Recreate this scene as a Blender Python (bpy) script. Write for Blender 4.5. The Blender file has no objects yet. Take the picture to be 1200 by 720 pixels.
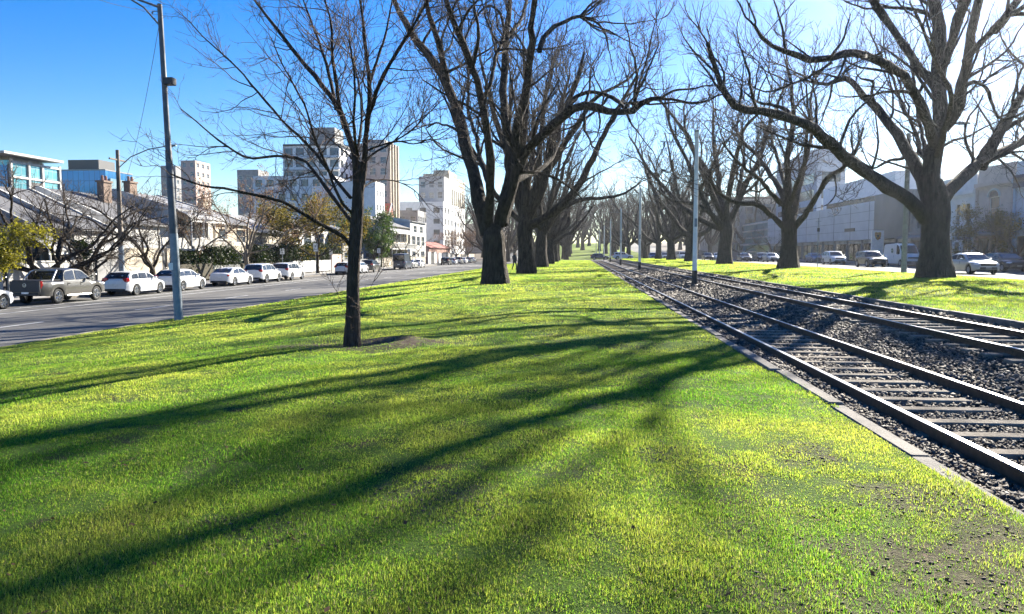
import bpy, math, random
import numpy as np
from mathutils import Vector, Matrix
S = bpy.context.scene
COL = S.collection
R = math.radians
PI = math.pi
rnd = random.Random(7)
rng = np.random.default_rng(11)

# ------------------------------------------------------------------ camera
EYE = 1.65
FPX = 880.0
YAW = math.atan(77 / FPX)
PIT = math.atan(64 * math.cos(YAW) / FPX)
cam_d = bpy.data.cameras.new('camera')
cam = bpy.data.objects.new('camera', cam_d)
COL.objects.link(cam)
cam.location = (0, 0, EYE)
cam.rotation_euler = (PI / 2 - PIT, 0, YAW)
cam_d.sensor_width = 36
cam_d.lens = 36 * FPX / 1200
cam_d.clip_end = 6000
cam_d.clip_start = 0.05
S.camera = cam
_fw = np.array([-math.sin(YAW) * math.cos(PIT), math.cos(YAW) * math.cos(PIT), -math.sin(PIT)])
_rt = np.array([math.cos(YAW), math.sin(YAW), 0.0])
_up = np.cross(_rt, _fw)
CAM = np.array([0, 0, EYE])

def W(px, py, Y):
    """a photograph pixel taken at world depth Y -> world point"""
    d = _fw + _rt * (px - 600) / FPX + _up * (360 - py) / FPX
    return CAM + d * (Y / d[1])

def WX(px, py, X):
    d = _fw + _rt * (px - 600) / FPX + _up * (360 - py) / FPX
    return CAM + d * (X / d[0])

# ------------------------------------------------------------------ objects
def link(o, parent=None):
    COL.objects.link(o)
    if parent is not None:
        o.parent = parent
    return o

def tag(o, label=None, cat=None, group=None, kind=None):
    if label: o['label'] = label
    if cat: o['category'] = cat
    if group: o['group'] = group
    if kind: o['kind'] = kind
    return o

def thing(name, label, cat, loc=(0, 0, 0), rz=0, group=None):
    o = bpy.data.objects.new(name, None)
    o.empty_display_size = 0.2
    COL.objects.link(o)
    o.location = loc
    o.rotation_euler = (0, 0, rz)
    return tag(o, label, cat, group)

KIDS = {}
def copy_tree(o, parent=None):
    c = o.copy()
    COL.objects.link(c)
    c.parent = parent
    for ch in list(o.children):
        copy_tree(ch, c)
    return c

class MB:
    def __init__(s):
        s.v = []; s.f = []; s.m = []; s.cur = 0
    def add(s, vs, fs):
        b = len(s.v)
        s.v += [tuple(map(float, p)) for p in vs]
        for f in fs:
            s.f.append(tuple(b + i for i in f)); s.m.append(s.cur)
        return s
    def box(s, c, d, rz=0, bev=0.0):
        x, y, z = d[0] / 2, d[1] / 2, d[2] / 2
        cr, sr = math.cos(rz), math.sin(rz)
        def T(p):
            return (c[0] + p[0] * cr - p[1] * sr, c[1] + p[0] * sr + p[1] * cr, c[2] + p[2])
        if bev <= 0:
            vs = [T((a * x, b * y, e * z)) for e in (-1, 1) for a, b in ((-1, -1), (1, -1), (1, 1), (-1, 1))]
            s.add(vs, [(3, 2, 1, 0), (4, 5, 6, 7), (0, 1, 5, 4), (1, 2, 6, 5), (2, 3, 7, 6), (3, 0, 4, 7)])
        else:
            rings = []
            for zz, k in ((-z, bev), (-z + bev, 0), (z - bev, 0), (z, bev)):
                X, Y = x - k, y - k
                b = bev * .6
                ring = [(-X + b, -Y), (X - b, -Y), (X, -Y + b), (X, Y - b), (X - b, Y), (-X + b, Y), (-X, Y - b), (-X, -Y + b)]
                rings.append([T((p[0], p[1], zz)) for p in ring])
            vs = sum(rings, [])
            fs = [tuple(range(7, -1, -1)), tuple(24 + i for i in range(8))]
            for k in range(3):
                for i in range(8):
                    j = (i + 1) % 8
                    fs.append((k * 8 + i, k * 8 + j, k * 8 + 8 + j, k * 8 + 8 + i))
            s.add(vs, fs)
        return s
    def tube(s, pts, rad, n=8, cap=True, noise=0.0, seed=0):
        v, f = tube_np(np.array(pts, float), np.array(rad, float) if np.ndim(rad) else np.full(len(pts), float(rad)), n, noise, seed)
        b = len(s.v)
        s.v += [tuple(p) for p in v.tolist()]
        for q in f.tolist():
            s.f.append(tuple(b + i for i in q)); s.m.append(s.cur)
        if cap:
            s.f.append(tuple(b + i for i in range(n - 1, -1, -1))); s.m.append(s.cur)
            e = b + len(v) - n
            s.f.append(tuple(e + i for i in range(n))); s.m.append(s.cur)
        return s
    def prism(s, poly, axis, a, b2):
        """poly 2-D extruded along axis between a and b2; poly counter-clockwise"""
        n = len(poly)
        def P(p, t):
            if axis == 'x': return (t, p[0], p[1])
            if axis == 'y': return (p[0], t, p[1])
            return (p[0], p[1], t)
        vs = [P(p, a) for p in poly] + [P(p, b2) for p in poly]
        fs = [tuple(range(n - 1, -1, -1)), tuple(n + i for i in range(n))]
        for i in range(n):
            j = (i + 1) % n
            fs.append((i, j, n + j, n + i))
        return s.add(vs, fs)
    def grid(s, rows):
        """list of equal length rows of points"""
        h, w = len(rows), len(rows[0])
        vs = [p for r in rows for p in r]
        fs = [(i * w + j, i * w + j + 1, (i + 1) * w + j + 1, (i + 1) * w + j) for i in range(h - 1) for j in range(w - 1)]
        return s.add(vs, fs)
    def ball(s, c, r, nu=10, nv=6):
        rx, ry, rz = (r, r, r) if np.ndim(r) == 0 else r
        rows = []
        for i in range(nv + 1):
            t = PI * i / nv
            rows.append([(c[0] + rx * math.sin(t) * math.cos(2 * PI * j / nu), c[1] + ry * math.sin(t) * math.sin(2 * PI * j / nu), c[2] - rz * math.cos(t)) for j in range(nu + 1)])
        return s.grid(rows)
    def mesh(s, name, mats, smooth=False):
        me = bpy.data.meshes.new(name)
        me.from_pydata(s.v, [], s.f)
        for m in (mats if isinstance(mats, (list, tuple)) else [mats]):
            me.materials.append(m)
        if any(s.m):
            me.polygons.foreach_set('material_index', s.m)
        if smooth:
            me.polygons.foreach_set('use_smooth', [True] * len(me.polygons))
            if smooth != 'all':
                try: me.set_sharp_from_angle(angle=R(38))
                except Exception: pass
        me.update()
        return me
    def build(s, name, mats, parent=None, smooth=False, loc=None):
        o = bpy.data.objects.new(name, s.mesh(name, mats, smooth))
        if loc is not None: o.location = loc
        return link(o, parent)

def tube_np(p, r, n, noise=0.0, seed=0):
    k = len(p)
    t = np.empty_like(p)
    t[1:-1] = p[2:] - p[:-2]; t[0] = p[1] - p[0]; t[-1] = p[-1] - p[-2]
    t /= np.linalg.norm(t, axis=1)[:, None] + 1e-9
    a = np.array([0, 0, 1.0]) if abs(t[0, 2]) < .8 else np.array([1.0, 0, 0])
    u = np.empty_like(p)
    c = a
    for i in range(k):
        c = c - t[i] * (c @ t[i])
        c = c / (math.sqrt(c @ c) + 1e-9)
        u[i] = c
    w = np.cross(t, u)
    th = np.arange(n) * (2 * PI / n)
    rr = r[:, None] * np.ones(n)[None]
    if noise:
        g = np.random.default_rng(seed)
        for q in (2, 3, 5, 7):
            ph = g.random() * 6.28 + np.cumsum(g.normal(0, .25, k))
            rr = rr * (1 + noise / (q ** .4) * np.sin(q * th[None] + ph[:, None]))
    v = p[:, None, :] + rr[..., None] * (np.cos(th)[None, :, None] * u[:, None, :] + np.sin(th)[None, :, None] * w[:, None, :])
    v = v.reshape(-1, 3)
    i = np.arange(k - 1)[:, None] * n
    j = np.arange(n)[None]; j2 = (j + 1) % n
    f = np.stack([i + j, i + j2, i + n + j2, i + n + j], -1).reshape(-1, 4)
    return v, f

def np_mesh(name, V, F, mat, smooth=False, colattr=None):
    """V n x 3, F m x k (k = 3 or 4) constant size polygons, optional float attribute per vertex"""
    me = bpy.data.meshes.new(name)
    V = np.ascontiguousarray(V, np.float32); F = np.ascontiguousarray(F, np.int32)
    k = F.shape[1]
    me.vertices.add(len(V)); me.vertices.foreach_set('co', V.ravel())
    me.loops.add(F.size); me.loops.foreach_set('vertex_index', F.ravel())
    me.polygons.add(len(F))
    me.polygons.foreach_set('loop_start', np.arange(len(F), dtype=np.int32) * k)
    if smooth: me.polygons.foreach_set('use_smooth', np.ones(len(F), bool))
    if colattr is not None:
        for nm, arr in colattr.items():
            at = me.attributes.new(nm, 'FLOAT', 'POINT')
            at.data.foreach_set('value', np.ascontiguousarray(arr, np.float32))
    me.materials.append(mat)
    me.update(calc_edges=True)
    return me

# ------------------------------------------------------------------ materials
def mat(name):
    m = bpy.data.materials.new(name); m.use_nodes = True
    nt = m.node_tree
    return m, nt, nt.nodes['Principled BSDF']

def N(nt, typ, **kw):
    n = nt.nodes.new(typ)
    for k, v in kw.items():
        if hasattr(n, k): setattr(n, k, v)
        else: n.inputs[k.replace('_', ' ')].default_value = v
    return n

def ramp(nt, src, stops):
    r = nt.nodes.new('ShaderNodeValToRGB')
    e = r.color_ramp.elements
    while len(e) < len(stops): e.new(0.5)
    for i, (p, c) in enumerate(stops):
        e[i].position = p; e[i].color = (*c, 1) if len(c) == 3 else c
    nt.links.new(src, r.inputs[0])
    return r.outputs[0]

def noise(nt, scale, detail=4, rough=.55, coord='Object', stretch=None):
    tc = nt.nodes.new('ShaderNodeTexCoord')
    out = tc.outputs[coord]
    if stretch:
        mp = nt.nodes.new('ShaderNodeMapping'); mp.inputs['Scale'].default_value = stretch
        nt.links.new(out, mp.inputs[0]); out = mp.outputs[0]
    n = nt.nodes.new('ShaderNodeTexNoise')
    n.inputs['Scale'].default_value = scale; n.inputs['Detail'].default_value = detail; n.inputs['Roughness'].default_value = rough
    nt.links.new(out, n.inputs['Vector'])
    return n.outputs['Fac']

def bump(nt, b, src, strength=.3, dist=.02):
    n = nt.nodes.new('ShaderNodeBump')
    n.inputs['Strength'].default_value = strength; n.inputs['Distance'].default_value = dist
    nt.links.new(src, n.inputs['Height']); nt.links.new(n.outputs[0], b.inputs['Normal'])

def m_noise(name, c1, c2, scale=6, rough=.8, metal=0, bmp=0, bdist=.01, stretch=None, lo=.3, hi=.7, bscale=None, coord='Object', spec=.5):
    m, nt, b = mat(name)
    f = noise(nt, scale, stretch=stretch, coord=coord)
    nt.links.new(ramp(nt, f, [(lo, c1), (hi, c2)]), b.inputs['Base Color'])
    b.inputs['Roughness'].default_value = rough; b.inputs['Metallic'].default_value = metal
    b.inputs['Specular IOR Level'].default_value = spec
    if bmp:
        f2 = noise(nt, bscale or scale * 4, stretch=stretch, coord=coord)
        bump(nt, b, f2, bmp, bdist)
    return m

def m_plain(name, c, rough=.6, metal=0, spec=.5, coat=0, var=.12):
    d = tuple(x * (1 - var) for x in c); e = tuple(min(1, x * (1 + var)) for x in c)
    m = m_noise(name, d, e, 3.5, rough, metal, spec=spec)
    if coat:
        b = m.node_tree.nodes['Principled BSDF']
        b.inputs['Coat Weight'].default_value = coat; b.inputs['Coat Roughness'].default_value = .04
    return m

M = {}
def asphalt():
    m, nt, b = mat('asphalt')
    f1 = noise(nt, 1.0, 5, .6, stretch=(1.1, .035, 1)); f2 = noise(nt, .5, 6, .7); f3 = noise(nt, 60, 2, .5)
    a = nt.nodes.new('ShaderNodeMath'); a.operation = 'MULTIPLY_ADD'; a.inputs[1].default_value = .55
    nt.links.new(f1, a.inputs[0]); 
    b2 = nt.nodes.new('ShaderNodeMath'); b2.operation = 'MULTIPLY_ADD'; b2.inputs[1].default_value = .3
    nt.links.new(f2, b2.inputs[0]); nt.links.new(f3, b2.inputs[2])
    b3 = nt.nodes.new('ShaderNodeMath'); b3.operation = 'MULTIPLY'; b3.inputs[1].default_value = .35
    nt.links.new(b2.outputs[0], b3.inputs[0]); nt.links.new(b3.outputs[0], a.inputs[2])
    nt.links.new(ramp(nt, a.outputs[0], [(.36, (.046, .044, .041)), (.5, (.088, .085, .079)), (.64, (.13, .125, .115))]), b.inputs['Base Color'])
    # repaired trenches: darker squarish patches
    b.inputs['Roughness'].default_value = .85
    bump(nt, b, f3, .4, .01)
    return m
M['asphalt'] = asphalt()
M['concrete'] = m_noise('concrete', (.24, .22, .19), (.42, .4, .36), 5, .9, 0, .5, .01, bscale=60)
M['kerbstone'] = m_noise('kerbstone', (.09, .08, .068), (.22, .195, .165), 4, .9, 0, .6, .012, bscale=50)
M['footpath'] = m_noise('footpath', (.22, .21, .2), (.32, .31, .29), 1.2, .9, 0, .3, .01, bscale=40)
M['road_paint'] = m_noise('road_paint', (.45, .45, .44), (.8, .8, .78), 9, .7)
M['soil'] = m_noise('soil', (.055, .042, .03), (.13, .1, .072), 14, .95, 0, .8, .02, bscale=30)
M['ballast'] = m_noise('ballast', (.04, .036, .032), (.11, .098, .085), 22, .9, 0, 1, .05, bscale=26)
M['sleeper'] = m_noise('sleeper', (.115, .098, .08), (.27, .238, .196), 6, .95, 0, .8, .02, bscale=30, spec=.12)
M['rust'] = m_noise('rust', (.05, .03, .02), (.12, .072, .046), 12, .7, .2, .3, .004, bscale=80)
M['railhead'] = m_plain('railhead', (.42, .41, .40), .36, 1.0)
M['white_pole'] = m_noise('white_pole', (.72, .72, .71), (.84, .83, .81), 3, .5)
M['black_paint'] = m_plain('black_paint', (.02, .02, .022), .5)
M['grey_metal'] = m_noise('grey_metal', (.07, .08, .09), (.13, .14, .155), 4, .6, .1)
M['galv'] = m_noise('galv', (.16, .2, .24), (.26, .3, .34), 6, .55, .15)
M['wood_pole'] = m_noise('wood_pole', (.12, .095, .075), (.26, .22, .18), 8, .9, 0, .5, .01, stretch=(1, 1, .08))
M['wire'] = m_plain('wire', (.015, .015, .016), .5)
M['glass_dark'] = m_plain('glass_dark', (.018, .022, .026), .06, 0, .8)
M['window_glass'] = m_noise('window_glass', (.03, .04, .05), (.09, .11, .13), .8, .08, 0, spec=.8)
M['tyre'] = m_plain('tyre', (.018, .018, .018), .85)
M['alloy'] = m_plain('alloy', (.5, .51, .52), .3, .9)
M['tail_red'] = m_plain('tail_red', (.35, .012, .015), .15, 0, .6)
M['lamp_clear'] = m_plain('lamp_clear', (.75, .77, .8), .1, 0, .8)
M['plate'] = m_plain('plate', (.75, .76, .74), .5)
M['underbody'] = m_plain('underbody', (.012, .012, .013), .8)
M['plastic'] = m_plain('plastic', (.03, .03, .032), .6)

def bark(name, c1, c2, sc=7):
    m, nt, b = mat(name)
    f = noise(nt, sc, 6, .65, stretch=(1, 1, .22))
    nt.links.new(ramp(nt, f, [(.32, c1), (.68, c2)]), b.inputs['Base Color'])
    b.inputs['Roughness'].default_value = .92; b.inputs['Specular IOR Level'].default_value = .2
    tc = nt.nodes.new('ShaderNodeTexCoord'); mp = nt.nodes.new('ShaderNodeMapping'); mp.inputs['Scale'].default_value = (1, 1, .16)
    nt.links.new(tc.outputs['Object'], mp.inputs[0])
    v = nt.nodes.new('ShaderNodeTexVoronoi'); v.feature = 'DISTANCE_TO_EDGE'; v.inputs['Scale'].default_value = sc * 1.6
    nt.links.new(mp.outputs[0], v.inputs['Vector'])
    mx = nt.nodes.new('ShaderNodeMath'); mx.operation = 'MULTIPLY_ADD'; mx.inputs[1].default_value = 2.0
    nt.links.new(v.outputs['Distance'], mx.inputs[0]); nt.links.new(f, mx.inputs[2])
    bump(nt, b, mx.outputs[0], 1.0, .09)
    return m
M['elm_bark'] = bark('elm_bark', (.022, .018, .014), (.08, .064, .05))
M['grey_bark'] = bark('grey_bark', (.036, .031, .026), (.115, .098, .082))
M['young_bark'] = bark('young_bark', (.045, .034, .028), (.13, .1, .08), 16)
M['pale_bark'] = bark('pale_bark', (.12, .1, .08), (.3, .26, .2))
M['twig'] = m_noise('twig', (.04, .032, .027), (.1, .078, .062), 3, .85, spec=.2)
M['young_twig'] = m_noise('young_twig', (.05, .034, .028), (.14, .095, .075), 3, .8, spec=.2)
M['pale_twig'] = m_noise('pale_twig', (.16, .11, .08), (.34, .24, .17), 3, .85, spec=.2)

def leafmat(name, c1, c2, trans, tw=.45, scale=.8, rough=.6, dry=None):
    m = bpy.data.materials.new(name); m.use_nodes = True
    nt = m.node_tree; nt.nodes.clear()
    out = nt.nodes.new('ShaderNodeOutputMaterial')
    a = nt.nodes.new('ShaderNodeAttribute'); a.attribute_name = 'rnd'
    col = ramp(nt, a.outputs['Fac'], [(0, c1), (1, c2)] if dry is None else [(0, c1), (.95, c2), (.99, dry[0])])
    p = nt.nodes.new('ShaderNodeBsdfPrincipled'); p.inputs['Roughness'].default_value = rough; p.inputs['Specular IOR Level'].default_value = .25
    nt.links.new(col, p.inputs['Base Color'])
    t = nt.nodes.new('ShaderNodeBsdfTranslucent')
    colt = ramp(nt, a.outputs['Fac'], [(0, trans[0]), (1, trans[1])] if dry is None else [(0, trans[0]), (.95, trans[1]), (.99, dry[1])])
    nt.links.new(colt, t.inputs[0])
    mx = nt.nodes.new('ShaderNodeMixShader'); mx.inputs[0].default_value = tw
    nt.links.new(p.outputs[0], mx.inputs[1]); nt.links.new(t.outputs[0], mx.inputs[2])
    nt.links.new(mx.outputs[0], out.inputs[0])
    return m
M['grass'] = leafmat('grass_blade', (.04, .11, .018), (.25, .29, .075), ((.15, .38, .02), (.62, .66, .09)), .66, dry=((.34, .27, .15), (.42, .34, .18)))
M['leaf_green'] = leafmat('leaf_green', (.025, .05, .012), (.06, .1, .02), ((.04, .09, .01), (.1, .16, .02)), .35)
M['leaf_yellow'] = leafmat('leaf_yellow', (.1, .1, .012), (.3, .27, .03), ((.15, .16, .01), (.42, .36, .03)), .45)
M['leaf_olive'] = leafmat('leaf_olive', (.07, .07, .015), (.2, .15, .03), ((.1, .1, .01), (.3, .2, .03)), .4)
M['leaf_dark'] = leafmat('leaf_dark', (.012, .02, .008), (.035, .05, .016), ((.02, .04, .008), (.04, .06, .01)), .25)
M['leaf_russet'] = leafmat('leaf_russet', (.13, .07, .04), (.3, .19, .11), ((.14, .07, .03), (.3, .18, .08)), .4)
M['litter'] = leafmat('litter', (.05, .03, .018), (.16, .09, .05), ((.05, .03, .02), (.12, .06, .03)), .2, rough=.9)
# ------------------------------------------------------------------ terrain profile
GX = [-400, -60, -36, -33.2, -29.3, -29.28, -15.7, -15.5, -13.2, -9, -5.5, -1, 1.5, 2.78, 8.9, 12, 18, 21, 22.6, 22.7, 37.5, 60, 400]
GZ = [-.8, -.8, -.86, -.86, -.88, -1.0, -1.0, -.9, -.70, -.36, -.06, 0, -.01, -.05, .25, .33, .40, .32, .26, .15, .15, .3, .3]
def gz(X): return np.interp(X, GX, GZ)
def hill(Y):
    t = np.clip((np.asarray(Y, float) - 200) / 330, 0, 1)
    return 8 * t * t * (3 - 2 * t)

_lat = np.random.default_rng(3).random((256, 256))
def vnoise(x, y):
    x = np.asarray(x, float); y = np.asarray(y, float)
    i = np.floor(x).astype(int); j = np.floor(y).astype(int)
    u = x - i; v = y - j
    u = u * u * (3 - 2 * u); v = v * v * (3 - 2 * v)
    L = lambda a, b: _lat[a & 255, b & 255]
    return (L(i, j) * (1 - u) + L(i + 1, j) * u) * (1 - v) + (L(i, j + 1) * (1 - u) + L(i + 1, j + 1) * u) * v
def fbm(x, y, o=3):
    s = 0; a = .5
    for k in range(o):
        s = s + a * vnoise(x * 2 ** k + 17 * k, y * 2 ** k + 31 * k); a *= .5
    return s / (1 - .5 ** o)

def lawn_z(X, Y):
    z = gz(X)
    damp = np.clip(np.minimum(np.abs(X - 2.78), np.abs(X - 8.9)) / 1.2, 0, 1) * np.clip((X + 15.5) / 1.5, 0, 1)
    z = z + (fbm(X * .55, Y * .4) - .5) * .10 * damp + (fbm(X * 2.1 + 9, Y * 2.1) - .5) * .035 * damp
    # raised rim and scraped hollow of bare soil round the young tree
    d = np.hypot(X + 3.75, (Y - 13.6))
    z = z + .10 * np.exp(-((d - .75) / .28) ** 2) * np.clip((X + 4.1) / .8, -.2, 1) - .05 * np.exp(-(d / .5) ** 2)
    return z

BARE = [(-3.6, 13.5, 1.25, 1.0), (-4.5, 13.2, .9, .8), (2.15, 4.0, 1.0, .8), (1.5, 3.6, .8, .6), (2.4, 5.2, .6, .7), (1.9, 6.4, .4, .5), (.7, 6.2, .35, .4), (-.9, 4.9, .5, .5), (-1.9, 4.3, .5, .4), (-.1, 5.6, .35, .4), (1.3, 5.0, .4, .4), (.2, 8.0, .4, .35), (-2.9, 5.8, .4, .4), (-1.2, 6.9, .35, .4), (.6, 10.4, .5, .35), (-5.2, 8.2, .4, .4), (1.1, 4.4, .4, .4)]
def bare_amount(X, Y):
    out = np.zeros_like(X, dtype=float)
    for bx, by, br, st_ in BARE:
        d = np.hypot(X - bx, Y - by) / br + 1.1 * (fbm(X * 2.3 + 5, Y * 2.3 + bx) - .5) + .9 * (fbm(X * 9 + 1, Y * 9) - .5)
        out = np.maximum(out, st_ * np.clip((1.15 - d) * 1.6, 0, 1))
    return out

def sheet(name, xs, ys, zf, m, kind='structure', smooth=True, attr=None):
    X, Y = np.meshgrid(np.array(xs, float), np.array(ys, float))
    Z = zf(X, Y)
    V = np.stack([X, Y, Z], -1).reshape(-1, 3)
    h, w = X.shape
    i = np.arange(h - 1)[:, None] * w; j = np.arange(w - 1)[None]
    F = np.stack([i + j, i + j + 1, i + w + j + 1, i + w + j], -1).reshape(-1, 4)
    o = bpy.data.objects.new(name, np_mesh(name, V, F, m, smooth, None if attr is None else {'soil': attr(X, Y).ravel()}))
    link(o); o['kind'] = kind
    return o

# turf: soil showing between thin grass
def turf_material():
    m, nt, b = mat('turf')
    f = noise(nt, 1.3, 6, .65)
    c = ramp(nt, f, [(.34, (.055, .045, .028)), (.44, (.06, .11, .018)), (.66, (.11, .18, .025))])
    at = nt.nodes.new('ShaderNodeAttribute'); at.attribute_name = 'soil'
    sc = ramp(nt, noise(nt, 9, 6, .7), [(.3, (.055, .042, .03)), (.5, (.11, .085, .062)), (.72, (.2, .16, .12))])
    mx = nt.nodes.new('ShaderNodeMix'); mx.data_type = 'RGBA'
    nt.links.new(at.outputs['Fac'], mx.inputs[0]); nt.links.new(c, mx.inputs[6]); nt.links.new(sc, mx.inputs[7])
    nt.links.new(mx.outputs[2], b.inputs['Base Color']); b.inputs['Roughness'].default_value = .95; b.inputs['Specular IOR Level'].default_value = .1
    bump(nt, b, noise(nt, 28, 5, .7), 1.0, .05)
    return m
M['turf'] = turf_material()
M['hill_grass'] = m_noise('hill_grass', (.10, .16, .02), (.2, .26, .03), .12, .95, spec=.1)

ysL = np.concatenate([np.arange(-4, 2.4, .5), np.arange(2.4, 16, .12), np.arange(16, 22, .22), np.arange(22, 60, .6), np.arange(60, 166, 2.0)])
sheet('lawn', np.concatenate([np.arange(-15.5, -9, .4), np.arange(-9, 2.6, .12), [2.62, 2.78]]), ysL, lawn_z, M['turf'], attr=bare_amount)
sheet('lawn', np.concatenate([np.arange(8.9, 22.6, .45), [22.6]]), np.concatenate([np.arange(6, 60, .6), np.arange(60, 166, 2.0)]), lawn_z, M['turf'], attr=lambda X, Y: X * 0)
sheet('ground', [-960, -600, -200, 200, 600, 960], [-300, -50, 200, 600, 1250], lambda X, Y: X * 0 - 1.7, M['soil'])
sheet('road', [-29.3, -25, -20, -15.66], [-20, 20, 60, 100, 160.2], lambda X, Y: X * 0 - 1.0, M['asphalt'])
sheet('road', [22.74, 28, 33, 37.5], [-20, 20, 60, 100, 160.2], lambda X, Y: X * 0 + .15, M['asphalt'])
CRX = [-120, -29, -15, -5, 3, 10, 22, 120]; CRZ = [-1, -1, -1, -.2, -.1, .1, .15, .15]
sheet('cross_street', np.linspace(-120, 120, 61), [160.2, 170, 180, 190], lambda X, Y: np.interp(X, CRX, CRZ), M['asphalt'])
# the boulevard climbs again past the cross street
hy = np.linspace(190, 640, 46)
sheet('road', [-29.3, -22, -15.6], hy, lambda X, Y: hill(Y) + np.interp(X, CRX, CRZ), M['asphalt'])
sheet('road', [22.6, 30, 37.5], hy, lambda X, Y: hill(Y) + np.interp(X, CRX, CRZ), M['asphalt'])
sheet('hill', np.linspace(-15.6, 22.6, 24), hy, lambda X, Y: hill(Y) + np.interp(X, CRX, CRZ) + (fbm(X * .1, Y * .05) - .5) * .3, M['hill_grass'])
for s_ in (-1, 1):
    xs = np.linspace(37.5, 400, 12) if s_ > 0 else np.linspace(-400, -29.3, 12)
    sheet('hill', xs, hy, lambda X, Y: hill(Y) + np.interp(X, CRX, CRZ) - .05, M['soil'])
sheet('footpath', [-33.3, -29.62], [-20, 40, 100, 160.2], lambda X, Y: X * 0 - .86, M['footpath'])
sheet('yard', [-110, -60, -33.3], [-20, 40, 100, 160.2], lambda X, Y: X * 0 - .87, M['soil'])
sheet('footpath', [37.82, 41.2], [-20, 40, 100, 160.2], lambda X, Y: X * 0 + .29, M['footpath'])
sheet('yard', [41.2, 60, 150], [-20, 40, 100, 160.2], lambda X, Y: X * 0 + .285, M['footpath'])
sheet('track_bed', [2.96, 3.2, 3.5, 3.7, 4.6, 4.8, 5.1, 5.6, 6.1, 6.4, 6.8, 7.7, 8.05, 8.4, 8.78],
      np.concatenate([np.arange(0, 60, .5), np.arange(60, 161, 4)]),
      lambda X, Y: np.interp(X, [2.96, 3.2, 3.5, 3.7, 4.6, 4.8, 5.1, 5.6, 6.1, 6.4, 6.8, 7.7, 8.05, 8.4, 8.78], [-.13, -.12, -.14, -.165, -.165, -.14, -.1, -.02, .04, .08, .05, .05, .08, .1, .14]) + (fbm(X * 1.5, Y * 1.5) - .5) * .05,
      M['ballast'])

# kerbs: worn concrete edging in separate pours
def kerb(x0, x1, ztop, zbot, y0, y1, ln, jig, gap=.012):
    mb = MB(); y = y0; k = 0
    while y < y1:
        L = ln * (.8 + .5 * rnd.random())
        dx = (rnd.random() - .5) * jig; dz = (rnd.random() - .5) * jig * .8
        mb.box(((x0 + x1) / 2 + dx, y + L / 2, (ztop + zbot) / 2 + dz), (x1 - x0, L - gap, ztop - zbot), rz=(rnd.random() - .5) * jig * .25, bev=.018)
        y += L
    o = mb.build('kerb', M['kerbstone']); o['kind'] = 'structure'
kerb(2.78, 2.96, -.03, -.35, .5, 160, 2.1, .075)
kerb(8.78, 8.94, .27, -.1, 4, 160, 3.0, .02)
kerb(-29.6, -29.3, -.87, -1.3, 5, 160, 4, .0)
kerb(-15.66, -15.5, -.88, -1.3, 5, 160, 4, .0)
kerb(22.58, 22.74, .28, -.2, 20, 160, 4, .0)
kerb(37.5, 37.8, .28, -.2, 30, 160, 4, .0)

# painted lane lines on the roads
mb = MB()
def strip(x, y0, y1, z, w=.12): mb.add([(x - w / 2, y0, z), (x + w / 2, y0, z), (x + w / 2, y1, z), (x - w / 2, y1, z)], [(0, 1, 2, 3)])
strip(-26.55, 4, 158, -.996, .11)
strip(-24.9, 4, 158, -.996, .11)
for y in np.arange(6, 156, 9): strip(-20.4, y, y + 3, -.996, .12)
for y in np.arange(30, 156, 9): strip(29.6, y, y + 3, .154, .12)
strip(34.9, 30, 158, .154, .12)
o = mb.build('road_marking', M['road_paint']); o['kind'] = 'structure'

# ------------------------------------------------------------------ grass blades
def inframe(X, Y, Z, mg=200):
    d = np.stack([X, Y, Z - EYE], -1)
    zc = d @ _fw
    px = 600 + FPX * (d @ _rt) / np.maximum(zc, .1); py = 360 - FPX * (d @ _up) / np.maximum(zc, .1)
    return (zc > 1) & (px > -mg) & (px < 1200 + mg) & (py < 720 + mg)

def scatter(xr, yr, dens):
    n = int((xr[1] - xr[0]) * (yr[1] - yr[0]) * dens)
    X = rng.uniform(*xr, n); Y = rng.uniform(*yr, n)
    Z = lawn_z(X, Y)
    k = inframe(X, Y, Z)
    X, Y, Z = X[k], Y[k], Z[k]
    # tussocky cover
    c = fbm(X * 1.5 + 40, Y * 1.5) * .5 + fbm(X * 5 + 3, Y * 5) * .5
    keep = np.clip((c - .25) * 5.5, .42, 1)
    if xr[1] < 5: keep = keep * (1 - .86 * bare_amount(X, Y))
    keep = np.where(X > 2.77, np.clip((fbm(X * 2, Y * .9 + 3) - .46) * 6, 0, 1), keep) if xr[1] < 5 else keep
    k = rng.random(len(X)) < keep
    return X[k], Y[k], Z[k] - .006, c[k]

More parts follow.
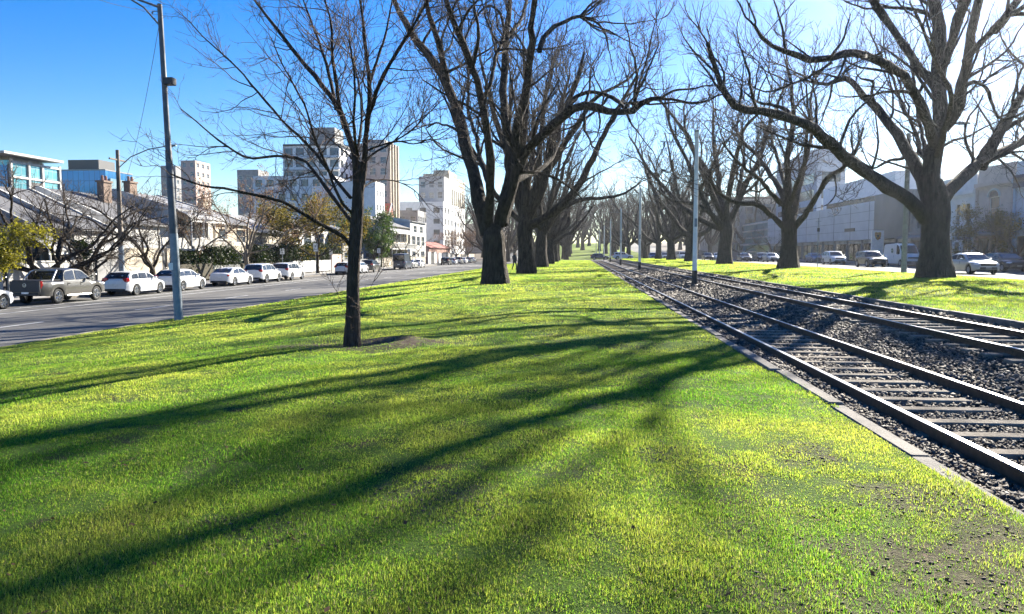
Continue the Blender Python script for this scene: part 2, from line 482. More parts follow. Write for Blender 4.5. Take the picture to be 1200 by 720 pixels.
def blades(X, Y, Z, c, h0, w0, tri):
    n = len(X)
    az = rng.uniform(0, 2 * PI, n)
    h = h0 * (.42 + 1.6 * c * c) * rng.uniform(.55, 1.35, n)
    lean = np.abs(rng.normal(.75, .45, n)).clip(0, 1.35)
    w = w0 * rng.uniform(.6, 1.3, n)
    dx, dy = np.cos(az), np.sin(az)
    sx, sy = -dy, dx
    wa = rng.uniform(-.6, .6, n)           # twist
    sx2 = sx * np.cos(wa) - sy * np.sin(wa); sy2 = sx * np.sin(wa) + sy * np.cos(wa)
    tone = ((fbm(X * .7 + 11, Y * .7) - .5) * 1.3 + .34 + .2 * np.clip((Y - 6) / 14, 0, 1) + (c - .5) * .5 + rng.normal(0, .24, n)).clip(0, .94)
    tone[rng.random(n) < .045] = 1.0
    B = np.stack([X, Y, Z], -1)
    side = np.stack([sx2, sy2, np.zeros(n)], -1)
    top = B + np.stack([dx * np.sin(lean) * h, dy * np.sin(lean) * h, np.cos(lean) * h], -1)
    if tri:
        V = np.stack([B - side * w[:, None] / 2, B + side * w[:, None] / 2, top], 1).reshape(-1, 3)
        F = np.arange(n * 3).reshape(-1, 3)
        return V, F, np.repeat(tone, 3)
    l2 = lean * .45
    mid = B + np.stack([dx * np.sin(l2) * h * .55, dy * np.sin(l2) * h * .55, np.cos(l2) * h * .55], -1)
    V = np.stack([B - side * w[:, None] / 2, B + side * w[:, None] / 2, mid - side * w[:, None] * .42, mid + side * w[:, None] * .42, top], 1).reshape(-1, 3)
    b = np.arange(n)[:, None] * 5
    F = np.concatenate([b + [0, 1, 3], b + [0, 3, 2], b + [2, 3, 4]], 1).reshape(-1, 3)
    return V, F, np.repeat(tone, 5)

LOD = globals().get('LOD', 1.0)
def grass(bands, nm):
    Vs, Fs, Ts = [], [], []; b = 0
    for xr, yr, d, h, w, tri in bands:
        V, F, T = blades(*scatter(xr, yr, d * LOD), h, w, tri)
        Vs.append(V); Fs.append(F + b); Ts.append(T); b += len(V)
    o = bpy.data.objects.new('grass', np_mesh('grass', np.concatenate(Vs), np.concatenate(Fs), M['grass'], False, {'rnd': np.concatenate(Ts)}))
    link(o); o['kind'] = 'stuff'; o['label'] = nm
    return o
XL = (-15.5, 2.80)
grass([((-6, 2.88), (2.6, 6.0), 13000, .017, .0027, True), ((-9, 2.88), (6.0, 11.0), 6000, .018, .004, True), ((-6, 2.88), (2.6, 5.0), 20000, .032, .0031, False), ((-8, 2.88), (5.0, 8.0), 11000, .032, .0042, False), ((-11, 2.88), (8, 13), 4600, .033, .0062, False),
       (XL, (13, 20), 1500, .042, .0095, True), (XL, (20, 32), 600, .05, .016, True), (XL, (32, 60), 150, .065, .035, True), (XL, (60, 165), 40, .08, .075, True)],
      'sunlit green lawn on the median beside the tram track')
XR = (8.95, 22.6)
grass([(XR, (12, 24), 900, .06, .012, True), (XR, (24, 40), 300, .065, .024, True), (XR, (40, 70), 110, .07, .045, True), (XR, (70, 165), 40, .085, .08, True)],
      'sunlit yellow green lawn beyond the tram tracks')

# crumbs of dry soil kicked up on the worn places
n = 7000
i = rng.integers(0, 9, n); bb = np.array(BARE)[i]
rr = bb[:, 2] * np.sqrt(rng.random(n)) * 1.1; aa = rng.uniform(0, 6.283, n)
X = bb[:, 0] + rr * np.cos(aa); Y = bb[:, 1] + rr * np.sin(aa)
k = (X < 2.74); X, Y = X[k], Y[k]; n = len(X)
k = rng.random(n) < bare_amount(X, Y); X, Y = X[k], Y[k]; n = len(X)
s = .003 + .009 * rng.random(n) ** 3; Z = lawn_z(X, Y) + s * .2
cube0 = np.array([(a, b, c) for a in (-1, 1) for b in (-1, 1) for c in (-1, 1)], float)
V = cube0[None] * rng.uniform(.4, 1.1, (n, 8, 1)) * s[:, None, None] * np.array([1.1, 1, .6]) + np.stack([X, Y, Z], -1)[:, None]
F = (np.arange(n)[:, None, None] * 8 + np.array([(0, 1, 3, 2), (4, 6, 7, 5), (0, 4, 5, 1), (2, 3, 7, 6), (0, 2, 6, 4), (1, 5, 7, 3)])[None]).reshape(-1, 4)
o = link(bpy.data.objects.new('dirt', np_mesh('dirt', V.reshape(-1, 3), F, M['soil'], False))); o['kind'] = 'stuff'
# fallen leaves on the lawn
n = 900
X = rng.uniform(-9, 2.8, n); Y = 3 + 15 * rng.random(n) ** 1.6; Z = lawn_z(X, Y) + .02
k = inframe(X, Y, Z) & (fbm(X * .9 + 5, Y * .9) > .42); X, Y, Z = X[k], Y[k], Z[k]; n = len(X)
az = rng.uniform(0, 2 * PI, n); s = rng.uniform(.01, .024, n); tl = rng.normal(0, .4, (n, 2))
def leafquad(P, az, s, tl):
    a = np.stack([np.cos(az), np.sin(az), tl[:, 0]], -1) * s[:, None]; b = np.stack([-np.sin(az), np.cos(az), tl[:, 1]], -1) * s[:, None] * .6
    V = np.stack([P - a, P + b - a * .1, P + a, P - b], 1).reshape(-1, 3)
    return V, np.arange(len(P) * 4).reshape(-1, 4)
V, F = leafquad(np.stack([X, Y, Z], -1), az, s, tl)
o = link(bpy.data.objects.new('leaves', np_mesh('leaves', V, F, M['litter'], False, {'rnd': np.repeat(rng.random(n), 4)}))); o['kind'] = 'stuff'

# ------------------------------------------------------------------ ballast stones
def bed_z(X): return np.interp(X, [2.96, 3.2, 3.5, 3.7, 4.6, 4.8, 5.1, 5.6, 6.1, 6.4, 6.8, 7.7, 8.05, 8.4, 8.78], [-.13, -.12, -.14, -.165, -.165, -.14, -.1, -.02, .04, .08, .05, .05, .08, .1, .14])
cube = np.array([(a, b, c) for a in (-1, 1) for b in (-1, 1) for c in (-1, 1)], float)
cf = np.array([(0, 1, 3, 2), (4, 6, 7, 5), (0, 4, 5, 1), (2, 3, 7, 6), (0, 2, 6, 4), (1, 5, 7, 3)])
SX, SY, SS = [], [], []
for yr, d, sz in (((3.5, 9), 950, .0175), ((9, 18), 380, .024), ((18, 36), 130, .04), ((36, 75), 40, .06)):
    n = int(5.8 * (yr[1] - yr[0]) * d * LOD); SX.append(rng.uniform(2.98, 8.77, n)); SY.append(rng.uniform(*yr, n)); SS.append(sz * rng.uniform(.6, 1.45, n))
X = np.concatenate(SX); Y = np.concatenate(SY); s = np.concatenate(SS)
k = inframe(X, Y, bed_z(X)); X, Y, s = X[k], Y[k], s[k]
Z = bed_z(X) + s * .3 + (fbm(X * 1.5, Y * 1.5) - .5) * .05
rail = np.minimum.reduce([np.abs(X - q) for q in (3.4, 4.88, 6.5, 7.97)])
k = rail > .075
X, Y, Z, s = X[k], Y[k], Z[k], s[k]; n = len(X)
q = rng.normal(size=(n, 4)); q /= np.linalg.norm(q, axis=1)[:, None]
w_, x_, y_, z_ = q.T
RM = np.stack([1 - 2 * (y_ * y_ + z_ * z_), 2 * (x_ * y_ - z_ * w_), 2 * (x_ * z_ + y_ * w_), 2 * (x_ * y_ + z_ * w_), 1 - 2 * (x_ * x_ + z_ * z_), 2 * (y_ * z_ - x_ * w_), 2 * (x_ * z_ - y_ * w_), 2 * (y_ * z_ + x_ * w_), 1 - 2 * (x_ * x_ + y_ * y_)], -1).reshape(n, 3, 3)
loc = cube[None] * rng.uniform(.55, 1.1, (n, 8, 1)) * rng.uniform(.6, 1.2, (n, 1, 3))
V = np.einsum('nij,nkj->nki', RM, loc) * s[:, None, None] + np.stack([X, Y, Z], -1)[:, None]
F = (np.arange(n)[:, None, None] * 8 + cf[None]).reshape(-1, 4)
m, nt, b = mat('ballast_stone')
a = nt.nodes.new('ShaderNodeAttribute'); a.attribute_name = 'rnd'
nt.links.new(ramp(nt, a.outputs['Fac'], [(0, (.036, .03, .024)), (.55, (.105, .088, .07)), (1, (.19, .16, .13))]), b.inputs['Base Color'])
b.inputs['Roughness'].default_value = .8
o = link(bpy.data.objects.new('gravel', np_mesh('gravel', V.reshape(-1, 3), F, m, False, {'rnd': np.repeat(rng.random(n) ** 1.5, 8)}))); o['kind'] = 'stuff'
o['label'] = 'dark grey crushed stone ballast between and beside the rails'

# ------------------------------------------------------------------ tram tracks
def track(x0, x1, ztop, label):
    t = thing('tram_track', label, 'tram track', ((x0 + x1) / 2, 0, ztop))
    hw = (x1 - x0) / 2
    prof = [(-.065, -.15), (.065, -.15), (.065, -.138), (.012, -.122), (.01, -.045), (.035, -.034), (.035, -.004), (.03, 0), (-.03, 0), (-.035, -.004), (-.035, -.034), (-.01, -.045), (-.012, -.122), (-.065, -.138)]
    for sx in (-1, 1):
        mb = MB()
        ys = [1.5, 40, 90, 159]
        n = len(prof); vs = [(sx * hw + p[0], y, p[1]) for y in ys for p in prof]; fs = []; mi = []
        for k in range(len(ys) - 1):
            for i in range(n):
                j = (i + 1) % n
                fs.append((k * n + i, k * n + j, (k + 1) * n + j, (k + 1) * n + i)); mi.append(1 if i in (6, 7, 8) else 0)
        fs.append(tuple(range(n))); mi.append(0)
        mb.v = vs; mb.f = fs; mb.m = mi
        mb.build('rail', [M['rust'], M['railhead']], t)
    proto = None; far = MB(); k = 0
    for y in np.arange(3.2, 158, .62):
        vis = inframe(np.array([x0, x1]), np.array([y, y]), np.array([ztop, ztop]), 30).any()
        if not vis: continue
        k += 1
        if k <= 98:
            if proto is None:
                proto = MB().box((0, 0, 0), (2.2, .2, .14), bev=.012).build('sleeper', M['sleeper'], t); c = proto
            else:
                c = proto.copy(); link(c, t)
            c.location = ((rnd.random() - .5) * .05, y + (rnd.random() - .5) * .05, -.185 + (rnd.random() - .5) * .016)
            c.rotation_euler = ((rnd.random() - .5) * .04, 0, (rnd.random() - .5) * .03)
        else:
            far.box((0, y, -.185), (2.2, .2, .14))
    if far.v:
        o = far.build('sleeper', M['sleeper'], t); o['kind'] = 'stuff'
    return t
track(3.4, 4.88, 0.0, 'tram track next to the concrete kerb of the larger lawn')
track(6.5, 7.97, .236, 'tram track bordering the far lawn with the big elm')
# ------------------------------------------------------------------ trees
def resample(P, k):
    P = np.asarray(P, float)
    # Catmull-Rom through the points, k samples evenly along the length
    Q = np.vstack([2 * P[0] - P[1], P, 2 * P[-1] - P[-2]])
    out = []
    for i in range(1, len(Q) - 2):
        t = np.linspace(0, 1, 12, endpoint=False)[:, None]
        a, b, c, d = Q[i - 1], Q[i], Q[i + 1], Q[i + 2]
        out.append(.5 * (2 * b + (c - a) * t + (2 * a - 5 * b + 4 * c - d) * t ** 2 + (3 * b - a - 3 * c + d) * t ** 3))
    out = np.vstack(out + [P[-1:]])
    s = np.r_[0, np.cumsum(np.linalg.norm(np.diff(out, axis=0), axis=1))]
    u = np.linspace(0, s[-1], k)
    return np.stack([np.interp(u, s, out[:, i]) for i in range(3)], -1)

def unit(v): return v / (np.linalg.norm(v, axis=-1, keepdims=True) + 1e-9)

def children(P, Rr, g, spacing, lmin, lmax, k, ang, trop, wig, rk, rmin, t0=.15, tend=1.0, droop=0.0, lend=.55):
    """vectorised side shoots of every path in P (m,k0,3) with radii Rr (m,k0)"""
    m, k0, _ = P.shape
    L = np.linalg.norm(np.diff(P, axis=1), axis=2).sum(1)
    n = np.maximum(1, np.round(L * (tend - t0) / spacing * g.uniform(.75, 1.25, m))).astype(int)
    idx = np.repeat(np.arange(m), n)
    N_ = len(idx)
    t = t0 + (tend - t0) * g.random(N_) ** .85
    # one shoot carries on from each tip
    first = np.r_[0, np.cumsum(n)[:-1]]; t[first] = .995
    x = t * (k0 - 1); i = np.minimum(x.astype(int), k0 - 2); f = (x - i)[:, None]
    p = P[idx, i] * (1 - f) + P[idx, i + 1] * f
    tan = unit(P[idx, i + 1] - P[idx, i])
    r = Rr[idx, i] * (1 - f[:, 0]) + Rr[idx, i + 1] * f[:, 0]
    v = unit(np.cross(tan, unit(g.normal(size=(N_, 3)))))
    a = g.normal(ang, .28, N_).clip(.15, 1.5); a[first] *= .3
    d = unit(tan * np.cos(a)[:, None] + v * np.sin(a)[:, None] + np.array([0, 0, 1.0]) * trop * .6)
    ln = g.uniform(lmin, lmax, N_) * (1 - (1 - lend) * t)
    r0 = np.maximum(np.minimum(r * .72, ln * rk), rmin)
    return shoot(p, d, ln, r0, g, k, trop, wig, rmin, droop)

def shoot(p, d, ln, r0, g, k, trop, wig, rmin, droop=0.0):
    N_ = len(p)
    out = np.empty((N_, k, 3)); out[:, 0] = p
    st = (ln / (k - 1))[:, None]
    tr = np.array([0, 0, 1.0])
    for j in range(1, k):
        out[:, j] = out[:, j - 1] + d * st
        s = trop - droop * (1 - j / k)
        d = unit(d + g.normal(0, wig, (N_, 3)) + tr * s / (k - 1))
    R_ = r0[:, None] * np.linspace(1, .3, k)[None] ** .9
    return out, np.maximum(R_, rmin * .55)

def batch_tubes(P, Rr, n):
    m, k, _ = P.shape
    T = np.empty_like(P)
    T[:, 1:-1] = P[:, 2:] - P[:, :-2]; T[:, 0] = P[:, 1] - P[:, 0]; T[:, -1] = P[:, -1] - P[:, -2]
    T = unit(T)
    ref = np.where(np.abs(T[:, :1, 2:3]) < .8, np.array([0, 0, 1.0]), np.array([1.0, 0, 0]))
    U = unit(ref - T * (ref * T).sum(-1, keepdims=True)); Wv = np.cross(T, U)
    th = np.arange(n) * 2 * PI / n
    V = P[:, :, None] + Rr[:, :, None, None] * (np.cos(th)[:, None] * U[:, :, None] + np.sin(th)[:, None] * Wv[:, :, None])
    b = (np.arange(m) * k * n)[:, None, None]; i = (np.arange(k - 1) * n)[None, :, None]; j = np.arange(n)[None, None]; j2 = (j + 1) % n
    F = np.stack([b + i + j, b + i + j2, b + i + n + j2, b + i + n + j], -1).reshape(-1, 4)
    return V.reshape(-1, 3), F

class Acc:
    def __init__(s): s.V = []; s.F = []; s.b = 0
    def add(s, VF):
        V, F = VF
        s.V.append(V); s.F.append(F + s.b); s.b += len(V)
    def mesh(s, name, m):
        return np_mesh(name, np.concatenate(s.V), np.concatenate(s.F), m, True)

def leafcloud(pts, g, per, spread, size):
    n = len(pts) * per
    P = np.repeat(pts, per, 0) + g.normal(0, spread, (n, 3))
    nrm = unit(g.normal(size=(n, 3)) + np.array([0, 0, .5]))
    a = unit(np.cross(nrm, g.normal(size=(n, 3)))); b = np.cross(nrm, a)
    s = (size * g.uniform(.5, 1.4, n))[:, None]
    V = np.stack([P - a * s, P + b * s * .55 - a * s * .1, P + a * s, P - b * s * .55], 1).reshape(-1, 3)
    tone = (fbm(P[:, 0] * .9 + P[:, 2] * .6, P[:, 1] * .9 + P[:, 2] * .5) * .9 - .05 + g.normal(0, .2, n)).clip(0, 1)
    return V, np.arange(n * 4).reshape(-1, 4), np.repeat(tone, 4)

def tree_meshes(limbs, radii, trunk, trunk_r, seed, levels, barkm, twigm, limb_n=10, K=22, wobble=.10, leaf=None, trunk_noise=.09):
    """limbs: list of point lists (local), radii: list of (r0, r1). returns trunk mesh, crown mesh, leaf mesh"""
    g = np.random.default_rng(seed)
    A = Acc()
    tp = resample(trunk, 16)
    tr = np.interp(np.linspace(0, 1, 16), np.linspace(0, 1, len(trunk_r)), trunk_r)
    A.add(tube_np(tp, tr, 18, trunk_noise, seed))
    LP, LR = [], []
    for P, (r0, r1) in zip(limbs, radii):
        Q = resample(P, K)
        L = np.linalg.norm(np.diff(Q, axis=0), axis=1).sum()
        wv = np.cumsum(g.normal(0, 1, (K, 3)), 0); wv -= np.linspace(0, 1, K)[:, None] * wv[-1]
        Q = Q + wv * wobble * (L / 12) * np.sin(np.linspace(0, PI, K))[:, None] ** .5 * .5
        u = np.linspace(0, 1, K)
        rr = r1 + (r0 - r1) * (1 - u) ** .8
        rr = rr * (1 + .06 * np.sin(u * 31 + seed) + .05 * g.normal(size=K))
        A.add(tube_np(Q, rr, limb_n, .05, seed))
        LP.append(Q); LR.append(rr)
    P = np.array(LP); Rr = np.array(LR)
    C = Acc(); pts = None; allp = []
    for lv in levels:
        lv = dict(lv); n = lv.pop('n'); big = lv.pop('trunk', False); only = lv.pop('keep', False)
        P2, R2 = children(P, Rr, g, **lv)
        V, F = batch_tubes(P2, R2, n)
        (A if big else C).add((V, F))
        if only:
            # secondary limbs carry shoots together with the main ones
            P = np.concatenate([P, resamp_all(P2, K)]); Rr = np.concatenate([Rr, resamp_r(R2, K)])
        else:
            P, Rr = P2, R2
        pts = P2
    lm = None
    if leaf:
        per, spread, size, m = leaf
        q = pts[:, [1, -1]].reshape(-1, 3)
        V, F, T = leafcloud(q, g, per, spread, size)
        lm = np_mesh('foliage', V, F, m, False, {'rnd': T})
    return A.mesh('trunk', barkm), C.mesh('crown', twigm), lm

def resamp_all(P, k):
    m, k0, _ = P.shape
    x = np.linspace(0, k0 - 1, k); i = np.minimum(x.astype(int), k0 - 2); f = (x - i)[None, :, None]
    return P[:, i] * (1 - f) + P[:, i + 1] * f
def resamp_r(Rr, k):
    k0 = Rr.shape[1]
    x = np.linspace(0, k0 - 1, k); i = np.minimum(x.astype(int), k0 - 2); f = (x - i)[None]
    return Rr[:, i] * (1 - f) + Rr[:, i + 1] * f

def put_tree(name, meshes, label, loc, rz=0, scale=1.0, group=None, cat='tree'):
    t = thing(name, label, cat, loc, rz, group)
    t.scale = (scale,) * 3 if np.ndim(scale) == 0 else scale
    link(bpy.data.objects.new('trunk', meshes[0]), t)
    c = link(bpy.data.objects.new('crown', meshes[1]), t)
    if meshes[2] is not None:
        link(bpy.data.objects.new('foliage', meshes[2]), c)
    return t

def traced(base, Y, limbs):
    """limbs traced in the photograph (x, y, metres nearer or farther than the trunk) -> points local to base"""
    return [[(W(x, y, Y + dy) - base) for x, y, dy in L] for L in limbs]

def ELM(dens=1.0, rmin=.0085):
    q = rmin / .0085
    return [dict(spacing=1.05 / dens, lmin=2.2, lmax=5.4, k=9, ang=.85, trop=.5, wig=.18, rk=.022, rmin=.03, t0=.2, n=6, trunk=True, lend=.7),
            dict(spacing=.50 / dens, lmin=1.1, lmax=2.7, k=7, ang=.75, trop=.35, wig=.19, rk=.013, rmin=.02 * q, t0=.12, n=4),
            dict(spacing=.36 / dens, lmin=.7, lmax=1.6, k=5, ang=.7, trop=.25, wig=.19, rk=.012, rmin=.0155 * q, t0=.1, n=3),
            dict(spacing=.30 / dens, lmin=.35, lmax=.9, k=4, ang=.7, trop=.2, wig=.18, rk=.012, rmin=.0125 * q, t0=.1, n=3)]

# --- the big elm on the near median, limbs as the photograph shows them
YA = 40.4
bA = np.array([-4.45, YA, float(gz(-4.45))])
LA = [
 [(571, 275, 0), (565, 250, .2), (557, 222, .5), (550, 190, 1), (541, 150, 1.8), (529, 115, 2.6), (518, 85, 3.2), (503, 64, 4), (485, 35, 5), (468, 6, 6), (448, -40, 7)],
 [(524, 98, 2.8), (517, 62, 2.2), (507, 30, 1.5), (499, 0, .8), (490, -45, 0)],
 [(572, 270, 0), (571, 225, -1), (570, 190, -1.8), (568, 155, -2.6), (561, 119, -3.3), (551, 86, -4), (540, 60, -4.8), (531, 34, -5.5), (522, 0, -6.3), (515, -50, -7)],
 [(562, 122, -3.2), (572, 105, -2.5), (577, 82, -2), (583, 60, -1.2), (592, 35, 0), (580, 8, .6), (566, 12, 1.2), (552, 30, 1.8)],
 [(551, 86, -4), (557, 71, -4.5), (562, 53, -5), (563, 33, -5.5), (558, 14, -6), (552, -20, -6.5)],
 [(584, 265, 0), (600, 194, .5), (595, 167, .8), (590, 139, 1.2), (586, 110, 1.6), (587, 82, 2), (590, 53, 2.2), (592, 26, 2.5), (594, 0, 2.6), (590, -60, 3)],
 [(590, 50, 2.2), (600, 36, 3), (609, 24, 4), (615, 8, 5), (622, -25, 6)],
 [(586, 262, 0), (604, 205, -.8), (609, 165, -1.4), (612, 138, -1.8), (620, 111, -2.2), (624, 82, -2.8), (626, 54, -3.2), (624, 28, -3.6), (628, 3, -4), (633, -50, -4.6)],
 [(588, 262, 0), (600, 225, .8), (607, 195, -.4), (619, 168, -1), (643, 146, -1.8), (660, 132, -2.4), (674, 122, -2.8), (690, 121, -3.2), (708, 128, -3.5), (730, 129, -4), (748, 127, -4.4), (753, 119, -4.6), (763, 116, -5), (776, 115, -5.5)],
 [(662, 131, -2.4), (673, 117, -1.6), (688, 111, -1.2), (705, 113, -1.4), (722, 120, -2.2), (733, 128, -3.8)],
 [(742, 128, -4.2), (746, 110, -4.6), (754, 92, -5), (763, 74, -5.2), (769, 60, -5.4)],
 [(632, 60, -3.2), (638, 42, -2.4), (648, 31, -1.8), (659, 25, -1), (678, 19, 0), (697, 24, 1), (709, 38, 1.6), (713, 58, 2.2)],
 [(680, 19, 0), (690, 8, .6), (702, -2, 1), (720, -24, 1.6)],
 [(734, 132, -4), (740, 145, -4.2), (750, 158, -4.4)],
 [(700, 126, -3.4), (703, 142, -3.2), (700, 160, -3)],
 [(545, 165, 1.4), (530, 150, 3), (512, 145, 4.5), (500, 150, 6)],
 [(600, 215, .5), (640, 190, 5), (655, 150, 8), (662, 100, 10)],
 [(575, 235, .5), (560, 180, 6), (548, 120, 9), (552, 60, 11)],
]
RA = [(.50, .10), (.26, .07), (.33, .08), (.13, .05), (.11, .05), (.40, .09), (.16, .05), (.37, .10), (.42, .10), (.14, .10), (.11, .03), (.16, .05), (.08, .04), (.07, .03), (.07, .03), (.10, .04), (.2, .05), (.22, .05)]
trA = [np.array(p) for p in [(-.05, 0, -.25), (0, 0, .1), (-.02, 0, .6), (-.05, 0, 1.4), (-.08, 0, 2.4), (-.05, 0, 3.3)]]
mA = tree_meshes(traced(bA, YA, LA), [(a * .84, b * .9) for a, b in RA], trA, [.93, .8, .70, .64, .63, .6, .25], 5, ELM(1.1, .0078), M['elm_bark'], M['twig'], limb_n=12)
put_tree('elm_tree', mA, 'largest dark elm on the near lawn, closest of the row behind the young tree', bA, group='bare elms along the near median')

# --- the big elm on the far lawn, beside the grey street pole
YB = 40.1
bB = np.array([18.15, YB, float(gz(18.15)) - .02])
LB = [
 [(1086, 258, 0), (1068, 235, -.5), (1043, 219, -1.2), (1010, 198, -2), (980, 176, -3), (952, 156, -4), (925, 139, -5), (897, 133, -5.6), (872, 127, -6.2), (853, 111, -6.8), (841, 91, -7.2), (834, 68, -7.5), (829, 50, -7.8)],
 [(930, 141, -4.8), (921, 128, -4), (905, 124, -3.2), (886, 119, -2.6), (872, 108, -2)],
 [(1090, 245, 0), (1080, 208, .8), (1068, 183, 1.6), (1047, 151, 2.8), (1023, 124, 4), (1003, 100, 5), (988, 92, 5.8), (968, 98, 6.5), (945, 95, 7)],
 [(1030, 131, 3.6), (1021, 111, 3), (1023, 97, 2.6), (1008, 92, 2)],
 [(1058, 186, 1.5), (1045, 187, .5), (1035, 192, -.5), (1024, 197, -1), (1010, 190, -1.6)],
 [(1096, 170, 0), (1087, 145, -1), (1070, 113, -2), (1057, 88, -2.8), (1033, 77, -3.6), (998, 67, -4.6), (978, 71, -5.2), (956, 76, -5.8), (935, 72, -6.4), (911, 61, -7), (895, 47, -7.5), (884, 30, -8)],
 [(975, 73, -5.2), (960, 83, -5), (944, 92, -5), (919, 103, -5.4), (900, 108, -5.8), (885, 104, -6.2)],
 [(1094, 250, 0), (1094, 205, 0), (1102, 168, .4), (1108, 133, .9), (1107, 95, 1.4), (1106, 65, 1.8), (1099, 30, 2.2), (1091, 4, 2.6), (1085, -55, 3), (1090, -110, 3), (1080, -160, 2.4)],
 [(1098, 25, 2.2), (1078, 12, 2.8), (1045, 9, 3.5), (1017, 11, 4), (990, 2, 4.5)],
 [(1106, 150, .6), (1122, 128, 0), (1127, 95, -.6), (1130, 66, -1), (1133, 34, -1.5), (1141, 6, -2), (1150, -50, -2.4), (1148, -105, -3)],
 [(1131, 72, -1), (1146, 54, -2), (1167, 33, -3), (1182, 18, -3.8), (1200, 8, -4.6), (1224, -10, -5.2)],
 [(1180, 20, -3.8), (1184, -4, -4), (1190, -35, -4)],
 [(1128, 104, -.4), (1142, 97, .5), (1158, 105, 1), (1166, 126, 1.4), (1178, 139, 1.2), (1200, 131, 0), (1220, 120, -1.5)],
 [(1099, 252, 0), (1112, 226, 1), (1136, 203, 3), (1172, 186, 5.6), (1200, 170, 7.6), (1236, 146, 9.4), (1270, 110, 11)],
 [(1138, 202, 3.2), (1152, 177, 4.4), (1172, 157, 6), (1200, 138, 7.5), (1228, 118, 9)],
 [(1092, 240, .4), (1080, 190, 5), (1060, 130, 9), (1040, 80, 12), (1020, 40, 14)],
 [(1096, 240, .4), (1088, 180, 5), (1075, 110, 9), (1062, 50, 11)],
 [(1097, 185, 0), (1110, 120, -5), (1090, 60, -8), (1070, 10, -10)],
]
LBX = [[(.5, 1.4, 10.5), (1.8, 2.6, 13.5), (2.9, 3.4, 16.5), (3.4, 3.6, 20.5)], [(.5, 1.4, 9.5), (-1.8, 2.2, 13.2), (-3.6, 3.4, 17), (-4.4, 4.2, 21)], [(.6, 1.2, 11), (.9, -.6, 14.5), (.6, -2.2, 17.5), (.2, -3, 21)], [(3.9, 4.2, 7.4), (7, 5, 10.5), (10.5, 5.5, 13.6), (13, 6, 17)], [(.6, 1.4, 11.5), (.2, 2.4, 15), (-.6, 2.6, 18.5), (-.4, 2.2, 22.5)], [(2.2, -1, 12), (4.4, -1.6, 15.4), (9, -1.2, 16), (12, -1, 17.5)]]  # upper limbs, mostly out of view, added to cast shadow bands on the lawn
RBX = [(.24, .15), (.22, .14), (.22, .15), (.26, .16), (.24, .17), (.2, .12)]
LBX[3][0] = W(1150, 197, YB + 3.8) - bB; LBX[5][0] = W(1165, 36, YB - 2.9) - bB
_g = np.random.default_rng(77)
for _i in range(11):                                      # smaller boughs above the view, added for more shadows on the lawn
    _p = resample(np.array(LBX[[0, 1, 2, 4][_i % 4]]), 20)[_g.integers(8, 17)]
    _a = _g.uniform(0, 2 * PI); _d = np.array([math.cos(_a) * .8, math.sin(_a) * .8, .62])
    _e = np.array([_g.normal(0, .5), _g.normal(0, .5), .1])
    LBX.append([_p, _p + _d * 1.8, _p + _d * 3.6 + _e, _p + _d * 5.4 + 2 * _e]); RBX.append((_g.uniform(.09, .15), .04))
RB = [(.42, .08), (.12, .04), (.44, .08), (.12, .05), (.10, .03), (.32, .07), (.09, .03), (.52, .15), (.13, .04), (.34, .13), (.2, .09), (.1, .05), (.13, .05), (.42, .10), (.25, .08), (.2, .05), (.2, .05), (.18, .05)]
trB = [np.array(p) for p in [(0, 0, -.2), (0, 0, .1), (-.02, 0, .7), (-.05, 0, 1.6), (-.08, 0, 2.7), (-.05, 0, 3.7), (-.05, 0, 5.0)]]
mB = tree_meshes(traced(bB, YB, LB) + [[np.array(q) for q in L] for L in LBX], [(a * .84, b * .9) for a, b in RB] + RBX, trB, [.95, .80, .68, .62, .62, .52, .2], 8, ELM(1.0, .0042), M['grey_bark'], M['twig'], limb_n=12)
put_tree('elm_tree', mB, 'massive spreading elm on the far lawn next to the grey street pole', bB, group='bare elms along the far median')

# --- second elm on the far lawn
YC = 62.5
bC = np.array([17.0, YC, float(gz(17.0)) - .02])
LC = [
 [(920, 268, 0), (908, 256, -.5), (889, 241, -1.5), (862, 236, -3), (842, 224, -4.5), (826, 205, -6)],
 [(921, 262, 0), (916, 228, 1), (902, 205, 2.4), (886, 185, 4), (868, 165, 5.5), (858, 140, 7)],
 [(924, 262, 0), (923, 225, -.5), (922, 190, -1.2), (930, 150, -2), (928, 110, -2.6), (920, 70, -3)],
 [(928, 262, 0), (935, 230, 1.5), (944, 195, 3), (952, 160, 4.5), (950, 120, 6), (958, 85, 7)],
 [(930, 268, 0), (945, 248, -1), (958, 226, -2.2), (970, 205, -3.4), (985, 198, -4.4), (1000, 180, -5.4), (1012, 150, -6.5)],
 [(978, 203, -4), (980, 225, -4.4), (972, 238, -4.8), (962, 243, -5)],
 [(917, 240, .5), (900, 222, -2), (880, 205, -5), (862, 190, -7.5), (845, 165, -9)],
 [(926, 240, 0), (938, 200, -4), (948, 150, -7.5), (945, 100, -9.5)],
 [(923, 235, 0), (910, 190, 5), (900, 140, 8.5), (905, 95, 11)],
]
RC = [(.24, .05), (.27, .06), (.32, .07), (.26, .06), (.26, .06), (.07, .03), (.2, .05), (.2, .05), (.2, .05)]
trC = [np.array(p) for p in [(0, 0, -.2), (0, 0, .1), (0, 0, .7), (0, 0, 1.8), (-.05, 0, 3.0), (-.03, 0, 4.2)]]
mC = tree_meshes(traced(bC, YC, LC), RC, trC, [.88, .74, .62, .56, .56, .6, .4], 12, ELM(1.0, .0105), M['grey_bark'], M['twig'])
put_tree('elm_tree', mC, 'spreading elm in front of the pale grey metal showroom, second along the far lawn', bC, group='bare elms along the far median')

